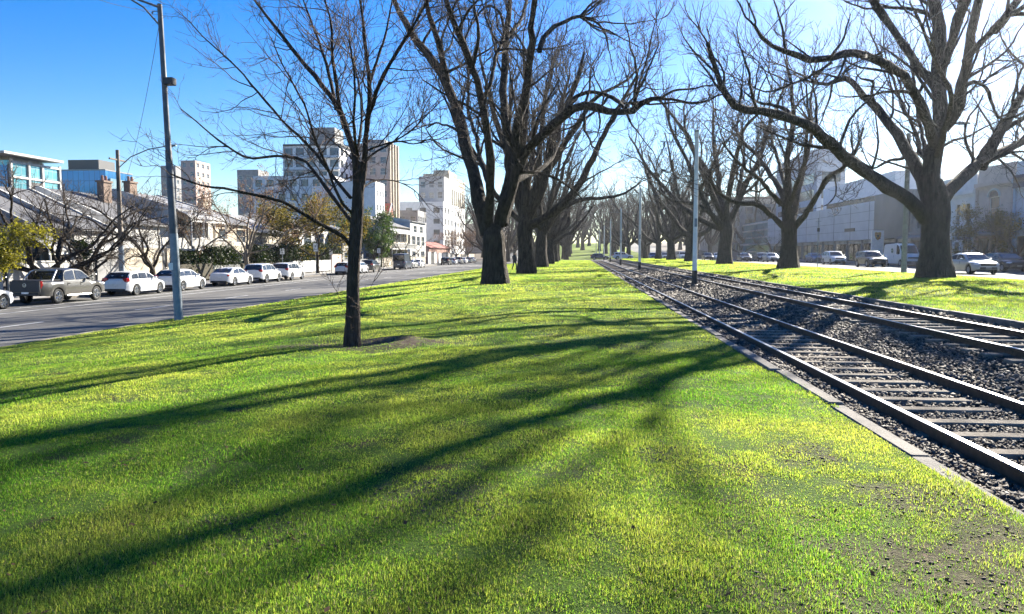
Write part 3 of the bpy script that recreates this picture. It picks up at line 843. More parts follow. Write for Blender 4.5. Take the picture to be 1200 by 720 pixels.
# --- young tree
YY = 13.4
bY = np.array([-4.12, YY, float(lawn_z(np.array([-4.12]), np.array([YY]))[0])])
LY = [
 [(421, 250, 0), (416, 200, 0), (414, 178, 0), (402, 147, .2), (392, 124, .3), (371, 98, .5), (350, 70, .7), (322, 34, .9), (304, 10, 1.1), (285, -20, 1.3)],
 [(403, 150, .2), (397, 118, 0), (393, 90, -.2), (389, 60, -.3), (388, 28, -.5), (379, -5, -.7)],
 [(394, 128, .3), (386, 94, .7), (374, 54, 1.0), (362, 20, 1.3), (352, -10, 1.5)],
 [(421, 240, 0), (425, 200, 0), (427, 172, -.1), (431, 135, -.2), (432, 98, -.4), (428, 60, -.5), (424, 16, -.7), (419, -20, -.8)],
 [(431, 138, -.2), (436, 124, -.4), (446, 98, -.7), (455, 80, -.9), (475, 46, -1.2), (490, 22, -1.5), (505, -8, -1.7)],
 [(433, 100, -.4), (444, 66, -.1), (452, 40, .1), (457, 20, .3), (462, -15, .5)],
 [(413, 297, 0), (407, 282, -.1), (390, 270, -.3), (372, 261, -.5), (346, 245, -.8), (325, 235, -1), (304, 228, -1.2), (269, 221, -1.5), (235, 217, -1.8), (200, 204, -2.1)],
 [(414, 262, 0), (404, 250, .2), (387, 226, .5), (363, 195, .8), (348, 184, 1.0), (322, 181, 1.2), (289, 183, 1.5), (261, 165, 1.8), (236, 146, 2.1), (212, 128, 2.3)],
 [(413, 250, 0), (400, 236, -.3), (384, 196, -.7), (371, 165, -1), (359, 128, -1.3), (345, 100, -1.5), (331, 76, -1.7), (318, 45, -1.9)],
 [(411, 232, 0), (384, 197, .6), (353, 162, 1), (331, 142, 1.2), (313, 125, 1.4), (290, 95, 1.6), (272, 73, 1.8), (243, 49, 2), (221, 24, 2.2)],
 [(428, 190, 0), (440, 178, .3), (453, 171, .5), (481, 153, .9), (500, 136, 1.1), (515, 120, 1.3)],
 [(427, 178, 0), (445, 172, -.4), (466, 167, -.7), (486, 170, -1), (505, 164, -1.2), (520, 172, -1.4)],
 [(425, 220, 0), (440, 212, .6), (462, 212, 1.2), (485, 222, 1.6), (500, 240, 1.8)],
 [(418, 178, 0), (424, 140, .8), (420, 100, 1.5), (412, 60, 2), (408, 20, 2.4)],
 [(420, 185, 0), (415, 150, -.9), (418, 105, -1.6), (410, 50, -2.1)],
 [(412, 388, 0), (406, 372, -.1), (400, 358, -.2)],
 [(421, 362, 0), (430, 345, -.1), (438, 330, -.15)],
]
RY = [(a * .82, b) for a, b in [(.085, .014), (.05, .012), (.045, .012), (.075, .014), (.05, .012), (.035, .01), (.045, .01), (.045, .01), (.035, .008), (.04, .009), (.028, .008), (.022, .007), (.02, .007), (.035, .01), (.035, .01), (.006, .003), (.006, .003)]]
YTW = [dict(spacing=.175, lmin=.6, lmax=1.8, k=10, ang=.8, trop=.1, wig=.14, rk=.009, rmin=.0065, t0=.16, n=4, lend=.6),
       dict(spacing=.13, lmin=.25, lmax=.75, k=6, ang=.7, trop=.15, wig=.16, rk=.009, rmin=.0046, t0=.1, n=3),
       dict(spacing=.11, lmin=.08, lmax=.26, k=4, ang=.8, trop=.1, wig=.16, rk=.009, rmin=.0036, t0=.1, n=3)]
trY = [np.array(W(x, y, YY) - bY) for x, y in [(413, 409), (413, 400), (414, 370), (414, 330), (416, 290), (419, 250), (420, 215), (421, 190)]]
mY = tree_meshes(traced(bY, YY, LY), RY, trY, [.165, .135, .116, .11, .115, .108, .096, .075], 3, YTW, M['young_bark'], M['young_twig'], limb_n=8, wobble=.05, trunk_noise=.06)
put_tree('young_tree', mY, 'slender young bare tree standing in a scraped patch of soil on the lawn', bY)

# --- procedural elms for the rest of the rows
def wild_elm(seed, h=19, lean=0.0, nl=7, fork=3.6, r=.62, dens=.85, limbs=(), lr=(), spread=1.0, levels=None, bark='elm_bark', rmin=.0095, twig='twig', leaf=None):
    g = np.random.default_rng(seed)
    Ls, Rs = [], []
    a0 = g.random() * 6.28
    for i in range(nl):
        az = a0 + i * 2 * PI / nl * 1.618 * (1 if nl > 3 else 1) + g.normal(0, .25)
        el = g.uniform(.45, 1.3)
        top = h * (.62 + .38 * math.sin(el))
        out = (h * .52 * math.cos(el) + 1.0) * spread * g.uniform(.8, 1.2)
        p = []
        z0 = fork * g.uniform(.82, 1.1)
        for u in (0, .12, .3, .5, .72, 1):
            rr = out * u ** ((.75 + .5 * g.random() * .3) if i % 2 == 0 else 1.25)
            zz = z0 + (top - z0) * (u ** 1.05 if el > .95 else (1 - (1 - u) ** 1.7) if i % 2 else u ** 1.3)
            p.append(np.array([math.cos(az) * rr + lean * u * 2 + g.normal(0, .35) * u, math.sin(az) * rr + g.normal(0, .35) * u, zz + g.normal(0, .3) * u]))
        p[0][:2] *= 0
        Ls.append(p); Rs.append((r * g.uniform(.4, .62), r * .12))
    for L, q in zip(limbs, lr):
        Ls.append([np.array(p, float) for p in L]); Rs.append(q)
    tr = [np.array(p) for p in [(0, 0, -.3), (0, 0, .1), (0, 0, .8), (g.normal(0, .05), 0, fork * .45), (g.normal(0, .08), 0, fork * .8), (0, 0, fork * 1.15)]]
    return tree_meshes(Ls, Rs, tr, [r * 1.4, r * 1.2, r * 1.0, r * .92, r * .92, r * .95, r * .6], seed, levels or ELM(dens, rmin), M[bark], M[twig], limb_n=8, leaf=leaf)

e2 = wild_elm(21, 18, .1, 8, 4.2, .70, .9, spread=.85, bark='elm_bark', limbs=[[(0, 0, 4.2), (1.4, -.6, 7), (2.2, -1.4, 10.5), (3.6, -2, 14), (4.6, -2.6, 17)], [(0, 0, 4), (-1.2, .4, 7.5), (-1.6, .6, 11), (-1.2, 1, 16)]], lr=[(.42, .08), (.4, .08)])
e3 = wild_elm(22, 17, .1, 7, 4.0, .62, .8, spread=.85, limbs=[[(0, 0, 3.4), (1.2, -.5, 5.2), (2.6, -1, 6.8), (5.2, -1.5, 7.8), (8.8, -2, 8.2), (11, -2.4, 9.4)]], lr=[(.36, .07)])
e4 = wild_elm(23, 17, .1, 7, 3.6, .6, .7, spread=.9, limbs=[[(0, 0, 2.6), (1.8, -.5, 4), (4, -1, 5.6), (6.2, -1.5, 8.4)]], lr=[(.34, .08)], rmin=.0145)
e5 = wild_elm(24, 17, -.4, 7, 3.6, .62, .7, bark='grey_bark', rmin=.0145, spread=1.15)
e6 = wild_elm(25, 18.5, -.6, 8, 4.2, .68, .9, bark='grey_bark', spread=1.15, limbs=[[(0, 0, 3.6), (-1.6, -1, 5.2), (-3.6, -2, 6.2), (-6, -2.5, 6.6), (-8, -3, 8)]], lr=[(.3, .06)])
GN = 'bare elms along the near median'; GF = 'bare elms along the far median'
def elm(meshes, X, Y, label, rz, sc, group, z=None):
    return put_tree('elm_tree', meshes, label, (X, Y, (float(gz(X)) if z is None else z) - .03), rz, sc, group)
elm(e2, -4.2, 61.4, 'bare elm directly behind the largest near elm, second trunk of the row', 0, 1.0, GN)
elm(e3, -4.2, 87, 'bare elm with a long low arching limb, third trunk of the near row', 0, 1.0, GN)
elm(e4, -4.1, 112, 'bare elm with a slanting low limb, fourth trunk of the near row', 0, 1.0, GN)
elm(e3, -4.1, 136, 'small looking bare elm, last trunk but one of the near row', 2.4, .95, GN)
elm(e4, -4.3, 157, 'bare elm at the end of the near row by the cross street', 3.8, .95, GN)
elm(e6, 16.5, 86.5, 'bare elm with a thick straight trunk behind the closest white tram pole', 0, 1.05, GF)
elm(e5, 16.0, 110, 'bare elm seen just beyond the closest white tram pole, fourth along the far lawn', 1.1, 1.05, GF)
elm(e6, 16.2, 133, 'bare elm midway along the far lawn, fifth trunk of the far row', 2.9, .95, GF)
elm(e5, 16.2, 154, 'bare elm at the far lawn end beside the cross street', 4.4, 1.0, GF)
# the planting beyond the cross street, up the slope
k = 0
for (x, y, p, sc) in [(-8, 200, e4, 1.0), (18, 204, e5, 1.05), (-9, 232, e5, 1.0), (20, 236, e4, 1.0), (-12, 268, e4, 1.05), (24, 262, e5, 1.1), (-20, 215, e5, 1.0), (-18, 300, e5, 1.1), (27, 300, e4, 1.1), (9, 318, e5, 1.05), (-6, 345, e4, 1.1),
                      (20, 352, e5, 1.1), (-22, 262, e4, .9), (38, 222, e5, 1.05), (40, 258, e4, 1.1), (54, 240, e5, 1.0), (6, 400, e4, 1.3), (-12, 410, e5, 1.3), (26, 410, e4, 1.3), (44, 330, e5, 1.2), (-30, 340, e4, 1.1), (-45, 380, e5, 1.2), (60, 300, e4, 1.2), (30, 198, e4, 1.1), (46, 205, e5, 1.2), (64, 215, e4, 1.2), (34, 285, e5, 1.3), (14, 290, e4, 1.2), (50, 270, e4, 1.3), (72, 260, e5, 1.3), (-26, 232, e5, 1.1), (-34, 270, e4, 1.2), (-48, 300, e5, 1.3), (80, 330, e4, 1.4), (0, 372, e5, 1.3), (14, 440, e4, 1.5), (-20, 450, e5, 1.5), (36, 450, e5, 1.5), (56, 400, e4, 1.5), (-40, 460, e4, 1.5), (-3, 194, e4, 1.0), (-14, 193, e5, 1.0), (13, 196, e5, 1.0), (24, 195, e4, 1.05), (-4, 215, e5, 1.05), (13, 220, e4, 1.1), (11, 246, e5, 1.1), (-3, 250, e4, 1.1), (-14, 245, e4, 1.1), (28, 228, e4, 1.1), (30, 250, e5, 1.2), (-3, 285, e5, 1.2), (10, 275, e4, 1.2), (17, 330, e5, 1.3), (2, 330, e4, 1.3), (-24, 196, e4, 1.0), (35, 240, e4, 1.2), (-12, 330, e5, 1.3)]:
    put_tree('elm_tree', p, 'bare tree on the rising ground beyond the cross street', (x, y, float(hill(y) + np.interp(x, CRX, CRZ)) - .1), rnd.random() * 6, sc, 'bare trees beyond the cross street')
# ------------------------------------------------------------------ street trees on both sides
BARE_ST = [dict(spacing=.5, lmin=1.2, lmax=2.8, k=8, ang=.8, trop=.25, wig=.22, rk=.02, rmin=.022, t0=.2, n=5, trunk=True),
           dict(spacing=.28, lmin=.6, lmax=1.5, k=6, ang=.75, trop=.2, wig=.22, rk=.014, rmin=.017, t0=.1, n=3),
           dict(spacing=.25, lmin=.3, lmax=.8, k=4, ang=.75, trop=.15, wig=.22, rk=.014, rmin=.013, t0=.1, n=3)]
def zl(X): return float(gz(X))
s1 = wild_elm(41, 6.4, 0, 6, 1.3, .2, levels=BARE_ST, spread=1.35)
s2 = wild_elm(42, 7.6, 0, 6, 2.2, .2, levels=BARE_ST, bark='pale_bark', twig='pale_twig', spread=1.25, leaf=(2, .12, .06, M['leaf_russet']))
s3 = wild_elm(43, 7.0, 0, 6, 2.0, .16, levels=BARE_ST[:2], leaf=(16, .3, .12, M['leaf_olive']))
s4 = wild_elm(44, 7.5, 0, 6, 1.8, .24, levels=BARE_ST[:2], leaf=(34, .34, .13, M['leaf_green']), spread=1.0)
s5 = wild_elm(45, 6.0, 0, 6, 1.5, .18, levels=BARE_ST[:2], leaf=(26, .32, .12, M['leaf_yellow']))
s6 = wild_elm(46, 6.6, 0, 6, 1.6, .2, levels=BARE_ST, bark='pale_bark', twig='pale_twig', spread=1.2, leaf=(3, .15, .07, M['leaf_russet']))
def st(meshes, px, X, label, sc=1.0, rz=0.0, group='street trees along the terrace footpath', cat='tree', name='street_tree'):
    p = WX(px, 300, X)
    return put_tree(name, meshes, label, (X, p[1], zl(X) - .02), rz, sc, group, cat)
st(s5, -12, -30.6, 'bright yellow leaved tree cut by the picture edge above the white wall', .56, 1)
st(s1, 38, -32.6, 'dark dense bare tree right of the bright yellow tree', 1.05, 3.6)
st(s1, 101, -32.8, 'dark bare tree in front of the grey gable end and metal verandah', .95, 4.9)
st(s1, 66, -31.5, 'dark tangled bare tree leaning over the dark grey pickup truck', 1.0, .5)
st(s1, 178, -30.5, 'bare tree with a forked trunk behind the white hatchback', 1.02, 2.2)
st(s2, 289, -31, 'wide russet twigged tree behind the white sedan', 1.12, 1.0)
st(s3, 372, -31.5, 'olive and gold leaved tree between the two parking signs', 1.1, 2.0)
st(s4, 438, -33, 'dark green leafy tree behind the young bare tree', 1.05, .4)
st(s3, 345, -36, 'olive leaved tree in the front garden behind the white fence', 1.15, 4.0)
st(s1, 473, -31, 'small dark bare tree in front of the balconied terrace house', .9, 3.0)
st(s6, 535, -32, 'pale russet tree before the white office block', 1.15, 1.3)
st(s6, 548, -33, 'pale russet tree just behind the largest elm trunk', 1.3, 2.8)
st(s2, 232, -35, 'russet tree in the garden behind the lamp pole', .95, 3.3)
st(s6, 596, -24, 'pale russet tree in the gap between the first two elm trunks', 1.5, .3)
GR = 'street trees along the shop footpath'
st(s3, 1153, 39.5, 'small olive leaved street tree before the beige shopfront', .72, .6, GR)
st(s1, 905, 39.5, 'low bare street tree before the green glazed corner of the showroom', 1.0, .6, GR)
st(s1, 868, 39.5, 'bare street tree beside the dark parked cars near the third elm', 1.1, 2.6, GR)
st(s1, 1192, 39.2, 'thin bare street tree beside the blue shopfront', .8, 3.9, GR)

def hedge(label, x0, x1, y0, y1, z0, h, m, seed, dens=60):
    g = np.random.default_rng(seed)
    n = int((x1 - x0) * (y1 - y0) * h * dens) + 200
    P = np.stack([g.uniform(x0, x1, n), g.uniform(y0, y1, n), z0 + h * g.random(n) ** .7], -1)
    top = z0 + h * (.65 + .5 * fbm(P[:, 0] * .8 + seed, P[:, 1] * .8))
    P = P[P[:, 2] < top]
    c = np.array([(x0 + x1) / 2, (y0 + y1) / 2, z0])
    V, F, T = leafcloud(P - c, g, 5, .16, .11)
    o = link(bpy.data.objects.new('hedge', np_mesh('hedge', V, F, M[m], False, {'rnd': T})))
    o.location = c
    return tag(o, label, 'hedge')
def yX(px, X): return float(WX(px, 300, X)[1])
hedge('tall dark hedge behind the white sedan', -34.6, -33.6, yX(243, -34), yX(281, -34), -.9, 3.1, 'leaf_dark', 3)
hedge('dark rounded shrubbery behind the white wagons', -34.8, -33.6, yX(299, -34), yX(349, -34), -.9, 3.6, 'leaf_dark', 4)
hedge('dark shrubbery above the white paling fence', -35.6, -34.6, yX(352, -35), yX(398, -35), -.9, 3.8, 'leaf_dark', 5)
hedge('green shrub over the front wall beside the dark grey pickup truck', -34.6, -33.4, yX(84, -34), yX(97, -34), -.9, 3.4, 'leaf_dark', 6)
hedge('dark garden shrubs by the terrace steps', -35, -33.6, yX(212, -34), yX(240, -34), -.9, 2.7, 'leaf_dark', 7)
hedge('dark shrubs below the balconied terrace house', -34.8, -33.6, yX(440, -34), yX(474, -34), -.9, 2.6, 'leaf_dark', 8)

# ------------------------------------------------------------------ poles
tp = None
def tram_pole(Y, label):
    X = 5.68
    t = thing('tram_pole', label, 'tram pole', (X, Y, .0), 0, 'white tram poles between the tracks')
    MB().tube([(0, 0, .75), (0, 0, 4), (0, 0, 7.45)], [.115, .105, .085], 12).build('shaft', M['white_pole'], t, True)
    MB().tube([(0, 0, -.2), (0, 0, .1), (0, 0, .12), (0, 0, .78)], [.18, .18, .135, .13], 12).build('base_sleeve', M['black_paint'], t, True)
    MB().tube([(0, 0, 7.45), (0, 0, 7.52), (0, 0, 7.55)], [.1, .1, .02], 10).build('cap', M['grey_metal'], t, True)
    for s in (-1, 1):
        a = MB().tube([(0, 0, 6.95), (s * 1.75, 0, 7.0)], .022, 6)
        a.tube([(0, 0, 7.4), (s * 1.0, 0, 7.0)], .009, 5)
        b = a.build('bracket_arm', M['grey_metal'], t)
        i = MB().tube([(s * 1.55, 0, 6.98), (s * 1.55, 0, 6.72)], .03, 6); i.tube([(s * 1.3, 0, 6.72), (s * 1.75, 0, 6.6)], .014, 5)
        i.build('insulator', M['black_paint'], b)
    MB().box((.0, -.125, 3.1), (.13, .02, .4), bev=.004).build('number_plate', M['galv'], t)
    return t
for Y, l in [(37.3, 'white tram pole with a black base, tallest and closest of the line'), (70.2, 'white tram pole second in the line between the tracks'), (101, 'white tram pole third in the line between the tracks'),
             (133, 'white tram pole fourth in the line, short of the cross street'), (165, 'white tram pole standing at the cross street'), (200, 'white tram pole just past the cross street'), (236, 'thin white tram pole on the far slope')]:
    t = tram_pole(Y, l)
    if Y > 190: t.location.z = float(hill(Y))
def wire(name, label, A, B, sag, r=.012, n=14, cat='wire', group=None):
    A = np.array(A, float); B = np.array(B, float)
    u = np.linspace(0, 1, n)[:, None]
    P = A + (B - A) * u; P[:, 2] -= sag * 4 * (u * (1 - u))[:, 0]
    mid = P[n // 2].copy()
    o = MB().tube(P - mid, r, 5).build(name, M['wire'], None, True, loc=mid)
    return tag(o, label, cat, group)
for x, wn in ((4.13, 'track beside the concrete kerb'), (7.23, 'track beside the far lawn')):
    for a, b in ((4, 37.3), (37.3, 70.2), (70.2, 101), (101, 133)):
        wire('contact_wire', f'thin black overhead wire above the tram {wn}', (x, a, 6.6), (x, b, 6.6), .12, .011, cat='overhead wire', group=f'overhead wire spans over the {wn}')

# lamp pole by the near road edge
b = np.array([-14.75, 26.6, float(gz(-14.75)) - .02])
t = thing('lamp_pole', 'tall dark grey steel lamp pole at the road edge before the white hatchback', 'lamp pole', b)
top = W(187, 5, 26.6) - b
lean = np.array([0, 0, 0]) if True else None
H = top[2]
tx, ty = top[0], 0
def lp(z): return (tx * z / H, 0, z)
MB().tube([lp(.0), lp(3.2)], [.155, .145], 12).build('base_section', M['galv'], t, True)
MB().tube([lp(3.2), lp(6.2), lp(6.25), lp(H)], [.135, .12, .105, .085], 12).build('shaft', M['grey_metal'], t, True)
MB().box((tx * .8 + .22, 0, H - 2.75), (.36, .3, .26), bev=.02).build('control_box', M['black_paint'], t)
MB().box((tx * .3 - .05, -.155, 2.0), (.16, .02, .26), bev=.004).build('notice_plate', M['white_pole'], t)
am = MB().tube([lp(H - .12), (tx - .8, 0, H + .18), (tx - 1.9, 0, H + .6), (tx - 3.2, 0, H + .95)], .04, 8)
am.tube([lp(H - .8), (tx - .6, 0, H - .1), (tx - 1.3, 0, H + .33), (tx - 1.9, 0, H + .56)], .033, 8)
arm = am.build('lamp_arm', M['grey_metal'], t, True)
MB().tube([(tx - 3.1, 0, H + .95), (tx - 3.3, 0, H + 1.0), (tx - 3.9, 0, H + 1.04)], [.06, .13, .07], 8).build('lamp_head', M['galv'], arm, True)
ins = MB().tube([lp(H - .25), (tx - .28, 0, H - .25)], .014, 5); ins.ball((tx - .28, 0, H - .3), .04, 6, 4); ins.ball((tx - .2, 0, H - .52), .035, 6, 4)
ins.build('insulator', M['black_paint'], t, True)
wire('service_wire', 'thin wire running up out of the picture from the lamp pole top', W(185, 13, 26.6), W(60, -24, 20), .2, .008)
wire('service_wire', 'slack wire dropping from the lamp pole toward the timber street pole', W(186, 32, 26.6), WX(140, 226, -30.4), .9, .010)

# timber street pole on the terrace footpath
p = WX(143, 323, -30.2); b = np.array([-30.2, p[1], -.88])
t = thing('power_pole', 'timber power pole with a lamp arm and a pale band behind the white hatchback', 'power pole', b)
top = W(132, 176, p[1]) - b; H = top[2]; lx = 0
MB().tube([(0, 0, 0), (0, 0, H * .5), (0, 0, H)], [.17, .15, .11], 10).build('shaft', M['wood_pole'], t, True)
MB().tube([(0, 0, 1.2), (0, 0, 3.0)], [.178, .172], 10).build('band', M['galv'], t, True)
arm = MB().tube([(0, 0, H * .87), (.9, 0, H * .95), (2.2, -.1, H * 1.0), (3.4, -.1, H * 1.02)], .035, 6).build('lamp_arm', M['grey_metal'], t, True)
MB().tube([(3.3, -.1, H * 1.02), (3.5, -.1, H * 1.022), (4.1, -.1, H * 1.025)], [.05, .12, .06], 8).build('lamp_head', M['galv'], arm, True)
MB().box((0, -.1, H * .78), (.1, .14, 1.3), bev=.02).build('cable_guard', M['black_paint'], t)
MB().box((0, 0, H * .93), (.1, 1.8, .1), bev=.01).build('cross_arm', M['wood_pole'], t)

# grey pole on the far road edge, lamp arm reaching past the big elm
b = np.array([22.15, 53.4, .27])
t = thing('street_pole', 'plain grey concrete street pole just left of the massive elm trunk', 'street pole', b)
MB().tube([(0, 0, -.1), (0, 0, 4.5), (0, 0, 9.4)], [.19, .165, .13], 12).build('shaft', M['concrete'], t, True)
arm = MB().tube([(0, 0, 9.1), (1.2, 0, 9.75), (3.1, 0, 10.0)], .04, 8).build('lamp_arm', M['grey_metal'], t, True)
MB().tube([(3.0, 0, 10.0), (3.2, 0, 10.02), (3.9, 0, 10.02)], [.06, .14, .08], 8).build('lamp_head', M['galv'], arm, True)
for k, (a, bb) in enumerate([((22.15, 53.4, 9.2), (22.15, 12, 9.2)), ((22.15, 53.4, 9.2), (22.15, 95, 9.2))]):
    wire('service_wire', ['thin cable running from the grey street pole out of the top corner', 'thin cable running from the grey street pole along the far lawn'][k], a, bb, .5, .012)
def sign_pole(px, X, h, label, base, cat='street sign', two=False, plate=(.45, .6), arrow=None, zp=None):
    Y = yX(px, X)
    t = thing('street_sign', label, cat, (X, Y, base))
    MB().tube([(0, 0, 0), (0, 0, h)], .035, 8).build('post', M['galv'], t, True)
    z = h - plate[1] / 2 - .05
    pl = MB().box((0, -.05, z), (plate[0], .012, plate[1]), bev=.003).build('sign_plate', M['plate'], t)
    if arrow:
        mb = MB()
        for zz, ww in ((.16, .3), (.06, .24), (-.16, .28)): mb.box((0, -.058, z + zz * plate[1] / .6), (ww * plate[0] / .45, .004, .05))
        mb.build('sign_text', M[arrow], pl)
    return t
m_ = m_plain('sign_green', (.02, .12, .05), .5); M['sign_green'] = m_
sign_pole(331, -30.3, 3.0, 'small white parking sign behind the white wagons', -.86, arrow='sign_green')
sign_pole(370, -29.9, 3.6, 'white parking sign on a tall grey post in front of the white paling fence', -.86, plate=(.5, .9), arrow='sign_green')
sign_pole(388, -30.4, 2.9, 'small white sign left of the young tree trunk', -.86)
sign_pole(444, -30.3, 3.2, 'white sign on a post before the dark green tree', -.86, plate=(.5, .7), arrow='sign_green')
sign_pole(479, -30.2, 3.2, 'white sign on a post by the balconied terrace house', -.86, plate=(.4, .5))
# thin post on the far road edge with fittings
t = thing('street_sign', 'thin grey signpost with small fittings between the two middle elms of the far lawn', 'signpost', (22.2, yX(958, 22.2), .26))
MB().tube([(0, 0, 0), (0, 0, 4.6)], .04, 8).build('post', M['galv'], t, True)
MB().box((.0, -.06, 3.5), (.22, .08, .35), bev=.01).build('sign_plate', M['black_paint'], t)
MB().tube([(-.25, 0, 4.3), (.25, 0, 4.3)], .03, 6).build('cross_bar', M['galv'], t)

# pale pylon sign with a crest
p = WX(1027, 313, 38.6)
t = thing('pylon_sign', 'white pylon sign with a red and gold shield crest before the dark showroom corner', 'pylon sign', (38.6, p[1], .29), 0)
YP = p[1]; k = YP / FPX
zt = W(1027, 270.5, YP)[2] - .29; wd = 13.0 * k
m_white = m_plain('sign_white', (.72, .71, .68), .4)
MB().box((0, 0, zt / 2), (wd, .32, zt), bev=.02).build('panel', m_white, t)
zc = zt - 6.2 * k; sw = 3.5 * k
def shield(w, h): return [(-w, h), (-w * .5, h * 1.12), (0, h), (w * .5, h * 1.12), (w, h), (w * .95, 0), (w * .6, -h * .75), (0, -h * 1.15), (-w * .6, -h * .75), (-w * .95, 0)]
gold = m_plain('crest_gold', (.42, .27, .07), .35, .4); red = m_plain('crest_red', (.3, .02, .02), .5); blk = M['black_paint']
mb = MB(); mb.prism([(a, b + zc) for a, b in shield(sw, sw * 1.15)][::-1], 'y', -.178, -.15); cr = mb.build('crest', gold, t)
mb = MB()
for sx, sz in ((-1, 1), (1, -1)):
    for i in range(2): mb.box((sx * sw * .5, -.182, zc + sz * sw * .52 - (i - .5) * sw * .45), (sw * .7, .008, sw * .2))
mb.build('crest_stripe', red, cr)
mb = MB()
for sx, sz in ((1, 1), (-1, -1)):
    mb.tube([(sx * sw * .25, -.181, zc + sz * sw * .35), (sx * sw * .55, -.181, zc + sz * sw * .8), (sx * sw * .7, -.181, zc + sz * sw * .45)], sw * .07, 5)
mb.prism([(a * .42, b * .42 + zc) for a, b in shield(sw, sw)][::-1], 'y', -.19, -.179)
mb.build('crest_centre', blk, cr)

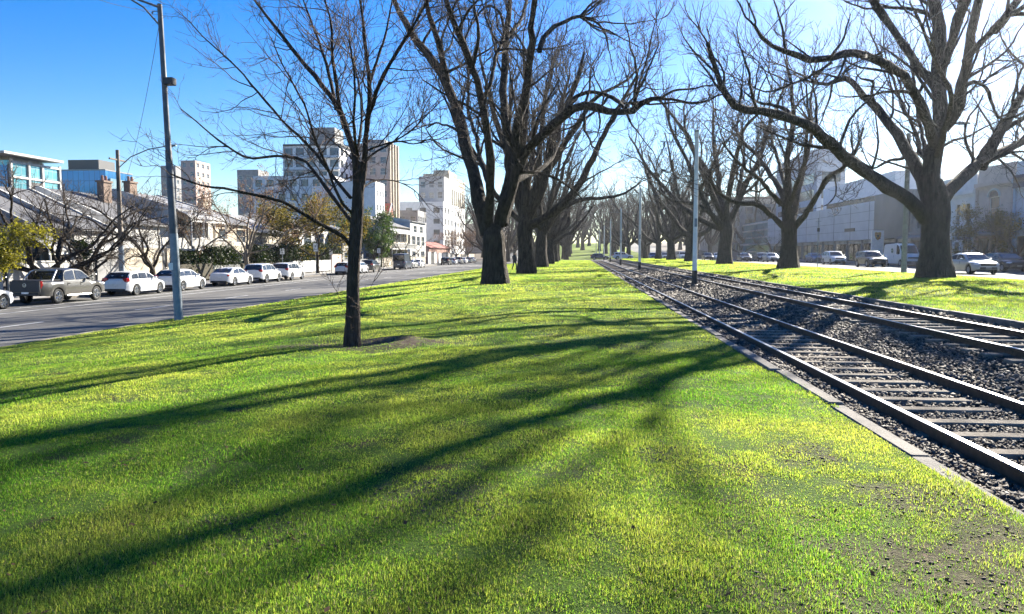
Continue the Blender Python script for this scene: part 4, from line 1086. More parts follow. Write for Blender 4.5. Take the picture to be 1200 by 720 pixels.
# ------------------------------------------------------------------ vehicles
def lerp(a, b, t): return a + (b - a) * t
def build_vehicle(name, sp):
    """one vehicle with its parts; x forward, wheels on z = 0"""
    root = thing(name, 'x', 'car')
    L, Wd = sp['L'], sp['W']; hw = Wd / 2; hl = L / 2
    wr = sp['wr']; xf, xr = sp['xf'], sp['xr']; ar = wr + .07
    deck = sp['deck']                                    # (x, z) top line of the lower body, rear to front
    dx, dz = zip(*deck)
    xs = sorted(set([round(v, 3) for v in list(np.linspace(-hl, hl, 26)) + [c + ar * math.cos(a) for c in (xf, xr) for a in np.linspace(0, PI, 11)] + list(dx)]))
    sill = sp.get('sill', .24)
    rows = []
    for x in xs:
        zt = np.interp(x, dx, dz)
        zb = sill + (.12 * max(0, (abs(x) - (hl - .35)) / .35) if abs(x) > hl - .35 else 0)
        for c in (xf, xr):
            q = ar * ar - (x - c) ** 2
            if q > 0: zb = max(zb, wr + math.sqrt(q) - .0)
        e = max(0, (abs(x) - (hl - .75)) / .75)
        y = hw * (1 - .20 * e ** 2.4)
        zb = min(zb, zt - .08)
        h = zt - zb
        rows.append([(x, -y + .10, zb), (x, -y + .02, zb + .01), (x, -y, zb + h * .35), (x, -y + .004, zb + h * .62), (x, -y + .05, zt - min(.07, h * .3)), (x, -y + .12, zt - .015), (x, -y * .4, zt + .012),
                     (x, y * .4, zt + .012), (x, y - .12, zt - .015), (x, y - .05, zt - min(.07, h * .3)), (x, y - .004, zb + h * .62), (x, y, zb + h * .35), (x, y - .02, zb + .01), (x, y - .10, zb)])
    mb = MB(); mb.grid(rows)
    for ring, flip in ((rows[0], 0), (rows[-1], 1)):
        n = len(ring); b = len(mb.v) - len(rows) * n if False else 0
        mb.add(ring, [tuple(range(n)) if flip else tuple(range(n - 1, -1, -1))])
    # cabin
    roof = sp['roof']; rx, rz_ = zip(*roof)
    zbelt, zmax = sp['belt'], max(rz_)
    yb, yr = hw - .07, hw * sp.get('tumble', .74)
    def yside(z): return lerp(yb, yr, max(0, min(1, (z - zbelt) / (zmax - zbelt))))
    cx = sorted(set([round(v, 3) for v in list(np.linspace(rx[0], rx[-1], 22)) + list(rx)]))
    rows = []
    for x in cx:
        zt = np.interp(x, rx, rz_); zb = min(zbelt, np.interp(x, dx, dz)) - .06; zs = max(zb + .01, zt - .05)
        rows.append([(x, -yside(zb), zb), (x, -yside(zs), zs), (x, -yside(zt) + .10, zt), (x, -yside(zt) * .4, zt + .02), (x, yside(zt) * .4, zt + .02), (x, yside(zt) - .10, zt), (x, yside(zs), zs), (x, yside(zb), zb)])
    mb.grid(rows)
    n = 8
    mb.add(rows[0], [tuple(range(n - 1, -1, -1))]); mb.add(rows[-1], [tuple(range(n))])
    body = mb.build('body', sp['paint'], root, True)
    # glass
    def sidewin(x0, x1, sgn):
        xx = np.linspace(x0, x1, 9); top, bot = [], []
        for x in xx:
            zt = np.interp(x, rx, rz_) - .10; z0 = zbelt + .04
            zt = max(zt, z0 + .01)
            top.append((x, sgn * (yside(zt) + .008), zt)); bot.append((x, sgn * (yside(z0) + .008), z0))
        m = MB(); m.grid([bot, top] if sgn < 0 else [top, bot]); m.build('side_window', M['glass_dark'], root)
    for sgn in (-1, 1):
        for x0, x1 in sp['wins']: sidewin(x0, x1, sgn)
    def slopewin(nm, xa, xb):
        xx = np.linspace(xa, xb, 6); rowsw = []
        for x in xx:
            zt = np.interp(x, rx, rz_)
            y = yside(zt) - .09
            s = 1 if xb > 0 else -1
            rowsw.append([(x + s * .008, v * y, zt + .03 + (.004 if abs(v) < .5 else -.012)) for v in (-1, -.5, 0, .5, 1)])
        m = MB(); m.grid(rowsw); m.build(nm, M['glass_dark'], root, True)
    slopewin('windscreen', *sp['front_glass'])
    slopewin('rear_window', *sp['rear_glass'])
    MB().box((0, 0, sill + .28), (L - .35, Wd - .5, .5)).build('underbody', M['underbody'], root)
    # wheels
    wheel = None
    for x in (xf, xr):
        for sgn in (-1, 1):
            if wheel is None:
                m = MB(); prof = [(.02, wr * .62), (.0, wr * .7), (.0, wr * .9), (.03, wr), (.19, wr), (.21, wr * .9), (.21, wr * .6)]
                na = 20
                m.grid([[(r * math.cos(2 * PI * j / na), a, r * math.sin(2 * PI * j / na)) for j in range(na + 1)] for a, r in prof])
                wheel = m.build('wheel', M['tyre'], root, True); w = wheel
                m = MB(); na = 20
                m.grid([[(r * math.cos(2 * PI * j / na), a, r * math.sin(2 * PI * j / na)) for j in range(na + 1)] for a, r in [(.018, wr * .68), (.012, wr * .60), (.05, wr * .56), (.06, .02)]])
                for j in range(5):
                    a = 2 * PI * j / 5
                    m.tube([(.05 * math.cos(a), .03, .05 * math.sin(a)), (wr * .6 * math.cos(a), .018, wr * .6 * math.sin(a))], wr * .085, 5)
                m.build('rim', M['alloy'], wheel, True)
            else:
                w = copy_tree(wheel, root)
            w.location = (x, sgn * (hw - .015), wr)
            w.rotation_euler = (0, 0, 0 if sgn < 0 else PI)
    zf = np.interp(hl - .25, dx, dz)
    zr = sp['tail_z']
    for sgn in (-1, 1):
        MB().box((0, 0, 0), sp.get('head', (.34, .42, .15)), bev=.05).build('headlight', M['lamp_clear'], root, True, loc=(hl - .26, sgn * (hw - .32), sp['head_z'])).rotation_euler = (0, 0, -sgn * .35)
        MB().box((0, 0, 0), sp.get('tail', (.2, .30, .16)), bev=.04).build('tail_light', M['tail_red'], root, True, loc=(-hl + .13, sgn * (hw - .24), zr)).rotation_euler = (0, 0, sgn * .35)
        m = MB().box((0, 0, 0), (.14, .2, .13), bev=.04)
        m.build('mirror', sp.get('mirror') or sp['paint'], root, True, loc=(sp['mirror_x'], sgn * (hw + .06), zbelt + .07))
        for hx in sp['handles']:
            MB().box((0, 0, 0), (.2, .03, .035), bev=.01).build('door_handle', sp.get('handle_m') or sp['paint'], root, True, loc=(hx, sgn * (hw - .005), zbelt - .13))
            MB().box((0, 0, 0), (.012, .012, .5)).build('door_gap', M['underbody'], root, loc=(hx - .16, sgn * (hw - .008), zbelt - .33))
    MB().box((0, 0, 0), (.04, .38, .12), bev=.005).build('licence_plate', M['plate'], root, loc=(-hl - .015, 0, sp['plate_z']))
    MB().box((0, 0, 0), (.04, .38, .11), bev=.005).build('licence_plate', M['plate'], root, loc=(hl + .012, 0, sill + .2))
    MB().box((0, 0, 0), (.08, Wd * .55, .16), bev=.03).build('grille', M['plastic'], root, True, loc=(hl - .02, 0, sp['head_z'] - .02))
    MB().box((0, 0, 0), (.1, Wd * .62, .13), bev=.03).build('lower_grille', M['plastic'], root, True, loc=(hl - .015, 0, sill + .12 + .08))
    MB().box((0, 0, 0), (.12, Wd * .72, .16), bev=.03).build('rear_bumper', sp.get('bumper') or M['plastic'], root, True, loc=(-hl + .03, 0, sill + .12))
    return root

def paint(name, c, metal=0.0, rough=.28):
    m = m_plain(name, c, rough, metal, .5, .6, .03); M[name] = m
    return m
P_white = paint('paint_white', (.72, .73, .74)); P_beige = paint('paint_beige', (.07, .067, .06), .25, .35); P_van = paint('paint_van', (.84, .84, .83)); P_silver = paint('paint_silver', (.42, .43, .43), .6, .32)
P_black = paint('paint_black', (.018, .018, .02)); P_blue = paint('paint_blue', (.03, .07, .2), .3); P_grey = paint('paint_grey', (.05, .048, .046), .1); P_dblue = paint('paint_dark_blue', (.02, .035, .07), .2)

SED = dict(L=4.65, W=1.82, wr=.33, xf=1.42, xr=-1.32, paint=P_white, belt=.98, tumble=.72, deck=[(-2.325, .80), (-2.28, 1.0), (-1.8, 1.05), (-.8, 1.0), (.9, .97), (1.9, .84), (2.2, .72), (2.325, .55)],
           roof=[(-1.95, 1.02), (-1.15, 1.36), (-.7, 1.44), (-.1, 1.46), (.35, 1.41), (1.15, .98)], wins=[(-1.35, -.42), (-.32, .72)], front_glass=(.42, 1.08), rear_glass=(-1.85, -1.08), tail_z=.86, head_z=.69, plate_z=.72, mirror_x=.62, handles=(-.55, .4))
HAT = dict(L=4.30, W=1.81, wr=.33, xf=1.34, xr=-1.30, paint=P_white, belt=1.0, tumble=.74, deck=[(-2.15, .72), (-2.12, .95), (-2.0, 1.02), (-.8, 1.02), (.9, .98), (1.75, .86), (2.03, .74), (2.15, .55)],
           roof=[(-2.05, 1.0), (-1.85, 1.22), (-1.5, 1.42), (-.9, 1.48), (-.1, 1.49), (.35, 1.43), (1.15, .98)], wins=[(-1.65, -.95), (-.88, -.05), (.03, .74)], front_glass=(.42, 1.08), rear_glass=(-2.02, -1.52), tail_z=.98, head_z=.7, plate_z=.7, mirror_x=.64, handles=(-.72, .2), tail=(.26, .34, .24))
SUV = dict(L=4.5, W=1.86, wr=.36, xf=1.36, xr=-1.34, sill=.3, paint=P_white, belt=1.1, tumble=.76, deck=[(-2.25, .8), (-2.23, 1.05), (-2.1, 1.12), (-.8, 1.1), (.85, 1.08), (1.8, .98), (2.12, .84), (2.25, .6)],
           roof=[(-2.18, 1.1), (-2.0, 1.45), (-1.85, 1.6), (-1.2, 1.67), (-.2, 1.68), (.3, 1.62), (1.05, 1.08)], wins=[(-1.9, -1.25), (-1.15, -.15), (-.06, .68)], front_glass=(.36, .98), rear_glass=(-2.17, -1.9), tail_z=1.08, head_z=.82, plate_z=.82, mirror_x=.6, handles=(-.9, .1), tail=(.26, .3, .22))
UTE = dict(L=5.25, W=1.95, wr=.39, xf=1.62, xr=-1.48, sill=.42, paint=P_beige, belt=1.18, tumble=.76, deck=[(-2.625, .95), (-2.6, 1.18), (-2.5, 1.2), (-.9, 1.2), (1.0, 1.16), (2.1, 1.08), (2.5, .95), (2.625, .7)],
           roof=[(-1.05, 1.18), (-.86, 1.62), (-.7, 1.76), (-.1, 1.82), (.45, 1.78), (.62, 1.72), (1.42, 1.16)], wins=[(-.88, -.1), (0.0, .98)], front_glass=(.7, 1.36), rear_glass=(-1.04, -.75), tail_z=1.0, head_z=.92, plate_z=.62, mirror_x=.82, handles=(-.62, .42), tail=(.16, .2, .4), mirror=M['plastic'])
VAN = dict(L=5.6, W=2.05, wr=.36, xf=1.85, xr=-1.7, sill=.3, paint=P_white, belt=1.3, tumble=.86, deck=[(-2.8, 1.0), (-2.78, 1.3), (-2.7, 1.32), (-.8, 1.32), (1.6, 1.3), (2.3, 1.15), (2.65, .98), (2.8, .6)],
           roof=[(-2.76, 1.3), (-2.72, 2.3), (-2.5, 2.45), (0, 2.52), (.9, 2.46), (1.25, 2.3), (2.05, 1.3)], wins=[(.75, 1.6)], front_glass=(1.28, 1.98), rear_glass=(-2.757, -2.725), tail_z=1.2, head_z=.95, plate_z=.8, mirror_x=1.5, handles=(.35,), tail=(.14, .16, .5), mirror=M['plastic'])
protos = {}
def car(kind, X, Y, head, label, cat='car', pm=None, group=None, z=None):
    nm = dict(sedan='parked_sedan', hatch='parked_hatchback', suv='parked_suv', ute='pickup_truck', van='delivery_van')[kind]
    if kind not in protos:
        o = protos[kind] = build_vehicle(nm, dict(sedan=SED, hatch=HAT, suv=SUV, ute=UTE, van=VAN)[kind])
    else:
        o = copy_tree(protos[kind])
    o.location = (X, Y, (float(gz(X)) if z is None else z) + .002)
    o.rotation_euler = (0, 0, PI / 2 if head > 0 else -PI / 2)
    o['label'] = label; o['category'] = cat
    if group: o['group'] = group
    elif 'group' in o: del o['group']
    base = dict(sedan=P_white, hatch=P_white, suv=P_white, ute=P_beige, van=P_white)[kind]
    for ch in o.children:
        if ch.data.materials[0] == base:
            s = ch.material_slots[0]
            s.link = 'OBJECT'; s.material = pm or base
    return o
GK = 'cars parked along the terrace kerb'
# place by where the front of each car meets the kerb line in the photograph
def lcar(kind, pxf, label, X=-28.1, **kw):
    L = dict(sedan=4.65, hatch=4.3, suv=4.5, ute=5.25, van=5.6)[kind]
    return car(kind, X, yX(pxf, X + .9) - L / 2, 1, label, group=GK, **kw)
ute = lcar('ute', 124, 'dark grey double cab pickup truck with a chrome sports bar', X=-27.75, cat='pickup truck')
# pickup extras: sports bar, tray cover, side step, tailgate
bar = MB()
for s in (-1, 1):
    bar.tube([(-1.12, s * .62, 1.72), (-1.3, s * .7, 1.66), (-1.75, s * .8, 1.2)], .045, 8)
bar.tube([(-1.12, -.64, 1.72), (-1.12, .64, 1.72)], .045, 8)
bar.build('sports_bar', M['alloy'], ute, True)
MB().box((-1.75, 0, 1.225), (1.55, 1.6, .05), bev=.02).build('tray_cover', M['plastic'], ute)
for s in (-1, 1): MB().tube([(-.85, s * .96, .4), (1.05, s * .96, .4)], .05, 8).build('side_step', M['alloy'], ute, True)
tg = MB().box((-2.64, 0, .93), (.05, 1.62, .56), bev=.012).build('tailgate', M['plastic'], ute)  # black colour paints in the shade over the truck's rear
em = MB(); em.tube([(-2.672 , .09 * math.cos(a), 1.0 + .09 * math.sin(a)) for a in np.linspace(0, 2 * PI, 17)], .012, 5); em.tube([(-2.672, -.06, 1.05), (-2.672, -.02, .94), (-2.672, 0, 1.0), (-2.672, .02, .94), (-2.672, .06, 1.05)], .01, 5)
em.build('badge', M['alloy'], tg)
lcar('hatch', 18, 'white hatchback cut off by the picture edge behind the pickup truck', X=-27.6)
lcar('hatch', 195, 'white hatchback with a large red tail light next to the pickup truck')
lcar('hatch', 243, 'white hatchback half hidden by the tall lamp pole')
lcar('sedan', 298, 'white sedan parked under the russet street tree')
lcar('suv', 331, 'white wagon with a dark rear window just past the white sedan', cat='wagon')
lcar('suv', 358, 'white wagon parked by the two parking signs', cat='wagon')
lcar('hatch', 433, 'white hatchback just right of the young tree trunk')
lcar('suv', 447, 'dark grey wagon parked near the dark green tree', pm=P_grey, cat='wagon')
lcar('hatch', 420, 'white hatchback partly behind the young tree trunk')
lcar('van', 483, 'dark blue van parked before the balconied terrace house', pm=P_dblue, cat='van', X=-27.6)
lcar('sedan', 491, 'silver sedan just past the dark blue van', pm=P_silver)
lcar('sedan', 499, 'white sedan next but one past the dark blue van')
lcar('suv', 530, 'black wagon first of the distant group by the pale russet tree', pm=P_black, cat='wagon')
for k, px in enumerate((537, 543.5, 549, 554, 558.5)):
    lcar(['hatch', 'suv', 'sedan', 'hatch', 'sedan'][k], px, 'pale car in the distant group past the black wagon by the russet trees', pm=[P_white, P_silver, P_white, P_silver, P_white][k])
GS = 'cars on the shop side of the boulevard'
car('sedan', 27.9, 56.2, -1, 'silver sedan with lit looking headlamps driving past the massive elm', pm=P_silver, group=GS)
car('hatch', 34.2, 63.8, -1, 'black hatchback at the picture edge behind the silver sedan', pm=P_black, group=GS)
car('hatch', 36.2, 73, -1, 'dark grey hatchback behind the silver sedan roof', pm=P_grey, group=GS)
car('suv', 30.7, 82.2, -1, 'dark grey wagon in front of the white pylon sign', pm=P_grey, cat='wagon', group=GS)
v = car('van', 36.2, 87.8, -1, 'white delivery van with a round green mark beside the grey street pole', cat='van', pm=P_van, group=GS)
sd = MB(); sd.tube([(-.2, -1.045, 1.72), (-.2, -1.02, 1.72)], .26, 16); sd.build('round_mark', M['sign_green'], v)
MB().box((-.2, -1.04, 1.72), (.3, .02, .07)).build('mark_bar', M['plate'], v)
car('suv', 32.3, 98.5, -1, 'white wagon left of the dark grey wagon on the shop side', cat='wagon', group=GS)
car('sedan', 36.3, 119.5, -1, 'bright blue sedan parked between the elm and the white wagon', pm=P_blue, group=GS)
car('hatch', 36.6, 113, -1, 'dark blue hatchback just behind the bright blue sedan', pm=P_dblue, group=GS)
car('suv', 30.4, 112, -1, 'white wagon emerging from behind the second elm trunk', cat='wagon', group=GS)
for k, (px, Y, pm, kd, l) in enumerate([(903, 124, P_silver, 'sedan', 'silver sedan queued left of the second elm trunk'), (892, 132, P_grey, 'hatch', 'grey hatchback in the queue beyond the second elm'), (872, 130, P_dblue, 'sedan', 'dark blue sedan between the second and third elms'),
                           (841, 150, P_white, 'sedan', 'pale sedan right of the third far elm trunk'), (829, 150, P_black, 'hatch', 'dark hatchback right of the closest tram pole'), (800, 158, P_white, 'suv', 'white wagon left of the fourth far elm trunk'),
                           (779, 165, P_silver, 'sedan', 'silver sedan far off between the far elm trunks'), (765, 172, P_blue, 'hatch', 'blue hatchback far off near the cross street')]):
    X = float(W(px, 300, Y)[0])
    car(kd, X, Y, -1, l, pm=pm, group=GS, z=.15)
# cars turning in the cross street
for k, (px, Y, pm, kd, rz, l) in enumerate([(730, 172, P_white, 'suv', 0.1, 'white wagon crossing the tracks at the cross street'), (703, 178, P_dblue, 'hatch', 0.0, 'dark hatchback crossing the tracks at the cross street'), (582, 150, P_white, 'suv', PI / 2, 'pale wagon seen between the first two elm trunks')]):
    X = float(W(px, 300, Y)[0])
    c = car(kd, X, Y, -1, l, pm=pm, z=float(np.interp(X, CRX, CRZ)) if Y > 160 else -1.0, group='cars at the cross street')
    c.rotation_euler = (0, 0, rz)

# ------------------------------------------------------------------ person walking by the second elm
p = W(603, 315.5, 74); p[2] = float(gz(p[0]))
per = thing('person', 'person in dark clothes walking on the lawn between the first two elm trunks', 'person', p, R(-60))
def skin_mesh(name, joints, edges, rad, m, parent):
    me = bpy.data.meshes.new(name); me.from_pydata(joints, edges, []); me.materials.append(m); me.update()
    o = link(bpy.data.objects.new(name, me), parent)
    md = o.modifiers.new('skin', 'SKIN')
    if not me.skin_vertices: pass
    for i, r in enumerate(rad): me.skin_vertices[0].data[i].radius = (r, r) if np.ndim(r) == 0 else r
    me.skin_vertices[0].data[0].use_root = True
    s = o.modifiers.new('subdiv', 'SUBSURF'); s.levels = 1; s.render_levels = 2
    return o
skinm = m_plain('skin', (.42, .26, .19), .6); cloth = m_plain('dark_cloth', (.03, .033, .045), .9); pants = m_plain('trousers', (.045, .045, .055), .9); hairm = m_plain('hair', (.03, .02, .015), .7)
J = [(0, 0, .95), (0, 0, 1.15), (0, 0, 1.38), (0, 0, 1.5), (.02, 0, 1.6), (.03, 0, 1.72),
     (.0, .18, 1.40), (-.12, .23, 1.13), (.06, .24, .92), (.0, -.18, 1.40), (.1, -.23, 1.14), (.28, -.22, 1.0),
     (0, .09, .9), (.22, .1, .52), (.16, .1, .10), (.30, .1, .04), (0, -.09, .9), (-.08, -.1, .5), (-.36, -.1, .18), (-.30, -.1, .05)]
E = [(0, 1), (1, 2), (2, 3), (3, 4), (4, 5), (2, 6), (6, 7), (7, 8), (2, 9), (9, 10), (10, 11), (0, 12), (12, 13), (13, 14), (14, 15), (0, 16), (16, 17), (17, 18), (18, 19)]
rad = [.15, .14, .16, .06, .085, .095, .07, .05, .035, .07, .05, .035, .1, .07, .045, .035, .1, .07, .045, .035]
try:
    me = bpy.data.meshes.new('body'); me.from_pydata(J, E, []); me.materials.append(cloth)
    bo = link(bpy.data.objects.new('body', me), per)
    bo.modifiers.new('skin', 'SKIN')
    if not me.skin_vertices: me.attributes
    for i, r in enumerate(rad): me.skin_vertices[0].data[i].radius = (r, r)
    me.skin_vertices[0].data[0].use_root = True
    s = bo.modifiers.new('subdiv', 'SUBSURF'); s.levels = 1; s.render_levels = 1
except Exception as ex:
    print('skin', ex)
MB().ball((.035, 0, 1.665), (.105, .09, .125), 12, 8).build('face', skinm, per, True)
h_ = MB().ball((.01, 0, 1.70), (.112, .1, .115), 12, 8).build('hair', hairm, per, True)
MB().box((-.13, 0, 1.25), (.14, .26, .36), bev=.04).build('backpack', pants, per, True)
# ------------------------------------------------------------------ buildings
M['render_white'] = m_noise('render_white', (.40, .39, .37), (.60, .59, .565), 1.2, .85, bmp=.1, bscale=30)
M['render_cream'] = m_noise('render_cream', (.36, .31, .24), (.52, .46, .36), 1.0, .85, bmp=.1, bscale=30)
M['render_grey'] = m_noise('render_grey', (.19, .19, .19), (.31, .31, .31), 1.0, .85)
M['render_pink'] = m_noise('render_pink', (.40, .29, .25), (.52, .40, .35), 1.0, .85)
M['render_blue'] = m_noise('render_blue', (.30, .36, .44), (.38, .45, .54), 1.0, .8)
M['navy'] = m_plain('navy', (.05, .075, .14), .5)
M['slate'] = m_noise('slate', (.07, .07, .075), (.13, .13, .135), 3, .7, stretch=(1, 6, 6))
M['iron_roof'] = m_noise('iron_roof', (.17, .17, .175), (.30, .30, .30), 2, .6, .1, stretch=(8, .6, .6))
M['tile_red'] = m_noise('tile_red', (.2, .05, .035), (.32, .09, .06), 5, .8)
M['timber_dark'] = m_noise('timber_dark', (.05, .045, .03), (.11, .095, .06), 5, .85)
M['paling'] = m_noise('paling', (.5, .5, .48), (.7, .7, .67), 5, .85, stretch=(7, 7, .3))
M['metal_light'] = m_noise('metal_light', (.46, .48, .52), (.56, .58, .62), .5, .5, .1)
M['metal_dark'] = m_noise('metal_dark', (.10, .11, .125), (.16, .17, .19), .5, .45, .3)
M['joinery'] = m_plain('joinery', (.6, .6, .58), .5)
M['joinery_dark'] = m_plain('joinery_dark', (.04, .04, .042), .5)
M['render_bright'] = m_noise('render_bright', (.68, .68, .67), (.8, .8, .79), 1.2, .85)
M['shop_pink'] = m_noise('shop_pink', (.52, .42, .37), (.66, .55, .49), 1.0, .85)
M['shop_cream'] = m_noise('shop_cream', (.6, .56, .48), (.74, .7, .62), 1.0, .85)
M['shop_blue'] = m_noise('shop_blue', (.42, .5, .6), (.52, .6, .7), 1.0, .8)
M['render_taupe'] = m_noise('render_taupe', (.33, .31, .29), (.46, .43, .4), 1.0, .85)
def brickmat(name, a, b, mortar, sc):
    m, nt, bs = mat(name)
    tc = nt.nodes.new('ShaderNodeTexCoord'); mp = nt.nodes.new('ShaderNodeMapping'); mp.inputs['Rotation'].default_value = (PI / 2, 0, 0)
    nt.links.new(tc.outputs['Object'], mp.inputs[0])
    br = nt.nodes.new('ShaderNodeTexBrick'); br.inputs['Scale'].default_value = sc
    br.inputs['Color1'].default_value = (*a, 1); br.inputs['Color2'].default_value = (*b, 1); br.inputs['Mortar'].default_value = (*mortar, 1)
    nt.links.new(mp.outputs[0], br.inputs['Vector']); nt.links.new(br.outputs[0], bs.inputs['Base Color']); bs.inputs['Roughness'].default_value = .9
    return m
M['brick_red'] = brickmat('brick_red', (.28, .12, .08), (.2, .085, .06), (.3, .27, .24), 5)
M['brick_brown'] = m_noise('brick_brown', (.13, .09, .07), (.24, .17, .13), 4, .9)
def curtain(name, c1, c2, line, sx, sz, rough=.12):
    """glass curtain wall: panes of slightly different tint between thin mullions"""
    m, nt, bs = mat(name)
    tc = nt.nodes.new('ShaderNodeTexCoord')
    sp = nt.nodes.new('ShaderNodeSeparateXYZ'); nt.links.new(tc.outputs['Object'], sp.inputs[0])
    ad = nt.nodes.new('ShaderNodeMath'); ad.operation = 'ADD'; nt.links.new(sp.outputs[0], ad.inputs[0]); nt.links.new(sp.outputs[1], ad.inputs[1])
    cb = nt.nodes.new('ShaderNodeCombineXYZ'); nt.links.new(ad.outputs[0], cb.inputs[0]); nt.links.new(sp.outputs[2], cb.inputs[1])
    br = nt.nodes.new('ShaderNodeTexBrick'); br.offset = 0; br.inputs['Scale'].default_value = 1
    br.inputs['Brick Width'].default_value = sx; br.inputs['Row Height'].default_value = sz; br.inputs['Mortar Size'].default_value = .07
    br.inputs['Color1'].default_value = (*c1, 1); br.inputs['Color2'].default_value = (*c2, 1); br.inputs['Mortar'].default_value = (*line, 1)
    nt.links.new(cb.outputs[0], br.inputs['Vector']); nt.links.new(br.outputs[0], bs.inputs['Base Color'])
    bs.inputs['Roughness'].default_value = rough; bs.inputs['Metallic'].default_value = .35
    return m
M['curtain_blue'] = curtain('curtain_blue', (.03, .16, .36), (.05, .22, .45), (.02, .08, .18), 1.5, 3.6)
M['curtain_teal'] = curtain('curtain_teal', (.10, .32, .38), (.16, .40, .44), (.3, .4, .42), 1.6, 1.75)
M['curtain_pale'] = curtain('curtain_pale', (.25, .40, .46), (.32, .48, .53), (.4, .45, .48), 1.5, 3.4)

_wc = {}
def window_part(root, w, h, P, th, frame='joinery', bars=1, name='window', glass='window_glass'):
    key = (round(w, 2), round(h, 2), frame, bars, glass)
    if key not in _wc:
        a = MB().add([(-w / 2, 0, -h / 2), (w / 2, 0, -h / 2), (w / 2, 0, h / 2), (-w / 2, 0, h / 2)], [(0, 1, 2, 3)]).mesh('window', M[glass])
        f = MB(); t = min(.07, w * .08)
        for s in (-1, 1):
            f.box((s * (w / 2 - t / 2), -.03, 0), (t, .06, h)); f.box((0, -.03, s * (h / 2 - t / 2)), (w - 2 * t, .06, t))
        if bars & 1: f.box((0, -.025, 0), (w - 2 * t, .045, t * .8))
        if bars & 2: f.box((0, -.028, 0), (t * .8, .05, h - 2 * t))
        _wc[key] = (a, f.mesh('frame', M[frame]))
    a, f = _wc[key]
    o = link(bpy.data.objects.new(name, a), root); o.location = P; o.rotation_euler = (0, 0, th)
    link(bpy.data.objects.new('frame', f), o)
    return o

def wall_face(mb, O, th, w, h, ops, dep=.16):
    """one outer wall face with real openings and reveals; ops (x0,x1,z0,z1)"""
    U = np.array([math.cos(th), math.sin(th), 0]); Nn = np.array([math.sin(th), -math.cos(th), 0]); O = np.array(O, float)
    P = lambda x, z, d=0: tuple(O + U * x + np.array([0, 0, z]) - Nn * d)
    xs = sorted({0, w, *[v for o in ops for v in o[:2]]}); zs = sorted({0, h, *[v for o in ops for v in o[2:4]]})
    for i in range(len(xs) - 1):
        for j in range(len(zs) - 1):
            cx, cz = (xs[i] + xs[i + 1]) / 2, (zs[j] + zs[j + 1]) / 2
            if any(o[0] < cx < o[1] and o[2] < cz < o[3] for o in ops): continue
            mb.add([P(xs[i], zs[j]), P(xs[i + 1], zs[j]), P(xs[i + 1], zs[j + 1]), P(xs[i], zs[j + 1])], [(0, 1, 2, 3)])
    for o in ops:
        x0, x1, z0, z1 = o[:4]
        for a, b in (((x0, z0), (x1, z0)), ((x1, z0), (x1, z1)), ((x1, z1), (x0, z1)), ((x0, z1), (x0, z0))):
            mb.add([P(*a), P(*b), P(*b, dep), P(*a, dep)], [(3, 2, 1, 0)])
    return P

def block(root, w, d, h, wallm, front=(), near=(), z0=0, x0=0, y0=0, frame='joinery', bars=1, name='wall', glass='window_glass', roofm=None, far=()):
    """walled block: front face at y0 looking -y, near end face at x0 looking -x. ops: (x0,x1,z0,z1[,kind])"""
    mb = MB()
    faces = [((x0, y0, z0), 0.0, w, front), ((x0, y0 + d, z0), -PI / 2, d, near), ((x0 + w, y0, z0), PI / 2, d, far), ((x0 + w, y0 + d, z0), PI, w, ())]
    todo = []
    for O, th, ww, ops in faces:
        P = wall_face(mb, O, th, ww, h, ops)
        for o in ops: todo.append((o, P, th))
    mb.add([(x0, y0, z0 + h), (x0 + w, y0, z0 + h), (x0 + w, y0 + d, z0 + h), (x0, y0 + d, z0 + h)], [(0, 1, 2, 3)])
    wl = mb.build(name, wallm, root)
    for o, P, th in todo:
        kind = o[4] if len(o) > 4 else 'window'
        c = P((o[0] + o[1]) / 2, (o[2] + o[3]) / 2, .15)
        if kind == 'door':
            dd = MB().box((0, 0, 0), (o[1] - o[0], .06, o[3] - o[2])).build('door', M[o[5] if len(o) > 5 else 'joinery_dark'], root, loc=c); dd.rotation_euler = (0, 0, th)
            MB().ball((.3 * (o[1] - o[0]), -.06, -.05), .05, 6, 4).build('handle', M['alloy'], dd)
        else:
            window_part(root, o[1] - o[0], o[3] - o[2], c, th, o[5] if len(o) > 5 else frame, o[6] if len(o) > 6 else bars, glass=glass)
    return wl

def rowgrid(w, h, nx, nz, ww, wh, z0=.0, mx=.0):
    out = []
    px = (w - 2 * mx) / nx; pz = (h - z0) / nz
    for i in range(nx):
        for j in range(nz):
            cx = mx + px * (i + .5); cz = z0 + pz * (j + .5)
            out.append((cx - ww / 2, cx + ww / 2, cz - wh / 2, cz + wh / 2))
    return out

# ---- terrace houses along the near road (front faces the road, local x runs along it)
def gable_roof(root, w, d, h, rise, m, over=.35, y0=0, x0=0, back=True):
    """ridge along x"""
    mb = MB(); t = .12
    ym = y0 + d / 2
    for ya, yb_ in ((y0 - over, ym), (y0 + d + over, ym)):
        za = h - rise * over / (d / 2); zb = h + rise
        p = [(x0 - .02, ya, za), (x0 + w + .02, ya, za), (x0 + w + .02, yb_, zb), (x0 - .02, yb_, zb)]
        q = [(a, b, c + t) for a, b, c in p]
        mb.add(p + q, [(0, 1, 2, 3), (7, 6, 5, 4), (0, 4, 5, 1), (1, 5, 6, 2), (2, 6, 7, 3), (3, 7, 4, 0)])
    r = mb.build('roof', m, root)
    return r
def gable_ends(root, w, d, h, rise, m, y0=0, x0=0, par=.25):
    for x in (x0 - .12, x0 + w - .12):
        MB().prism([(y0, h - .02), (y0 + d, h - .02), (y0 + d, h + par), (y0 + d / 2, h + rise + par), (y0, h + par)], 'x', x, x + .24).build('gable_wall', m, root)
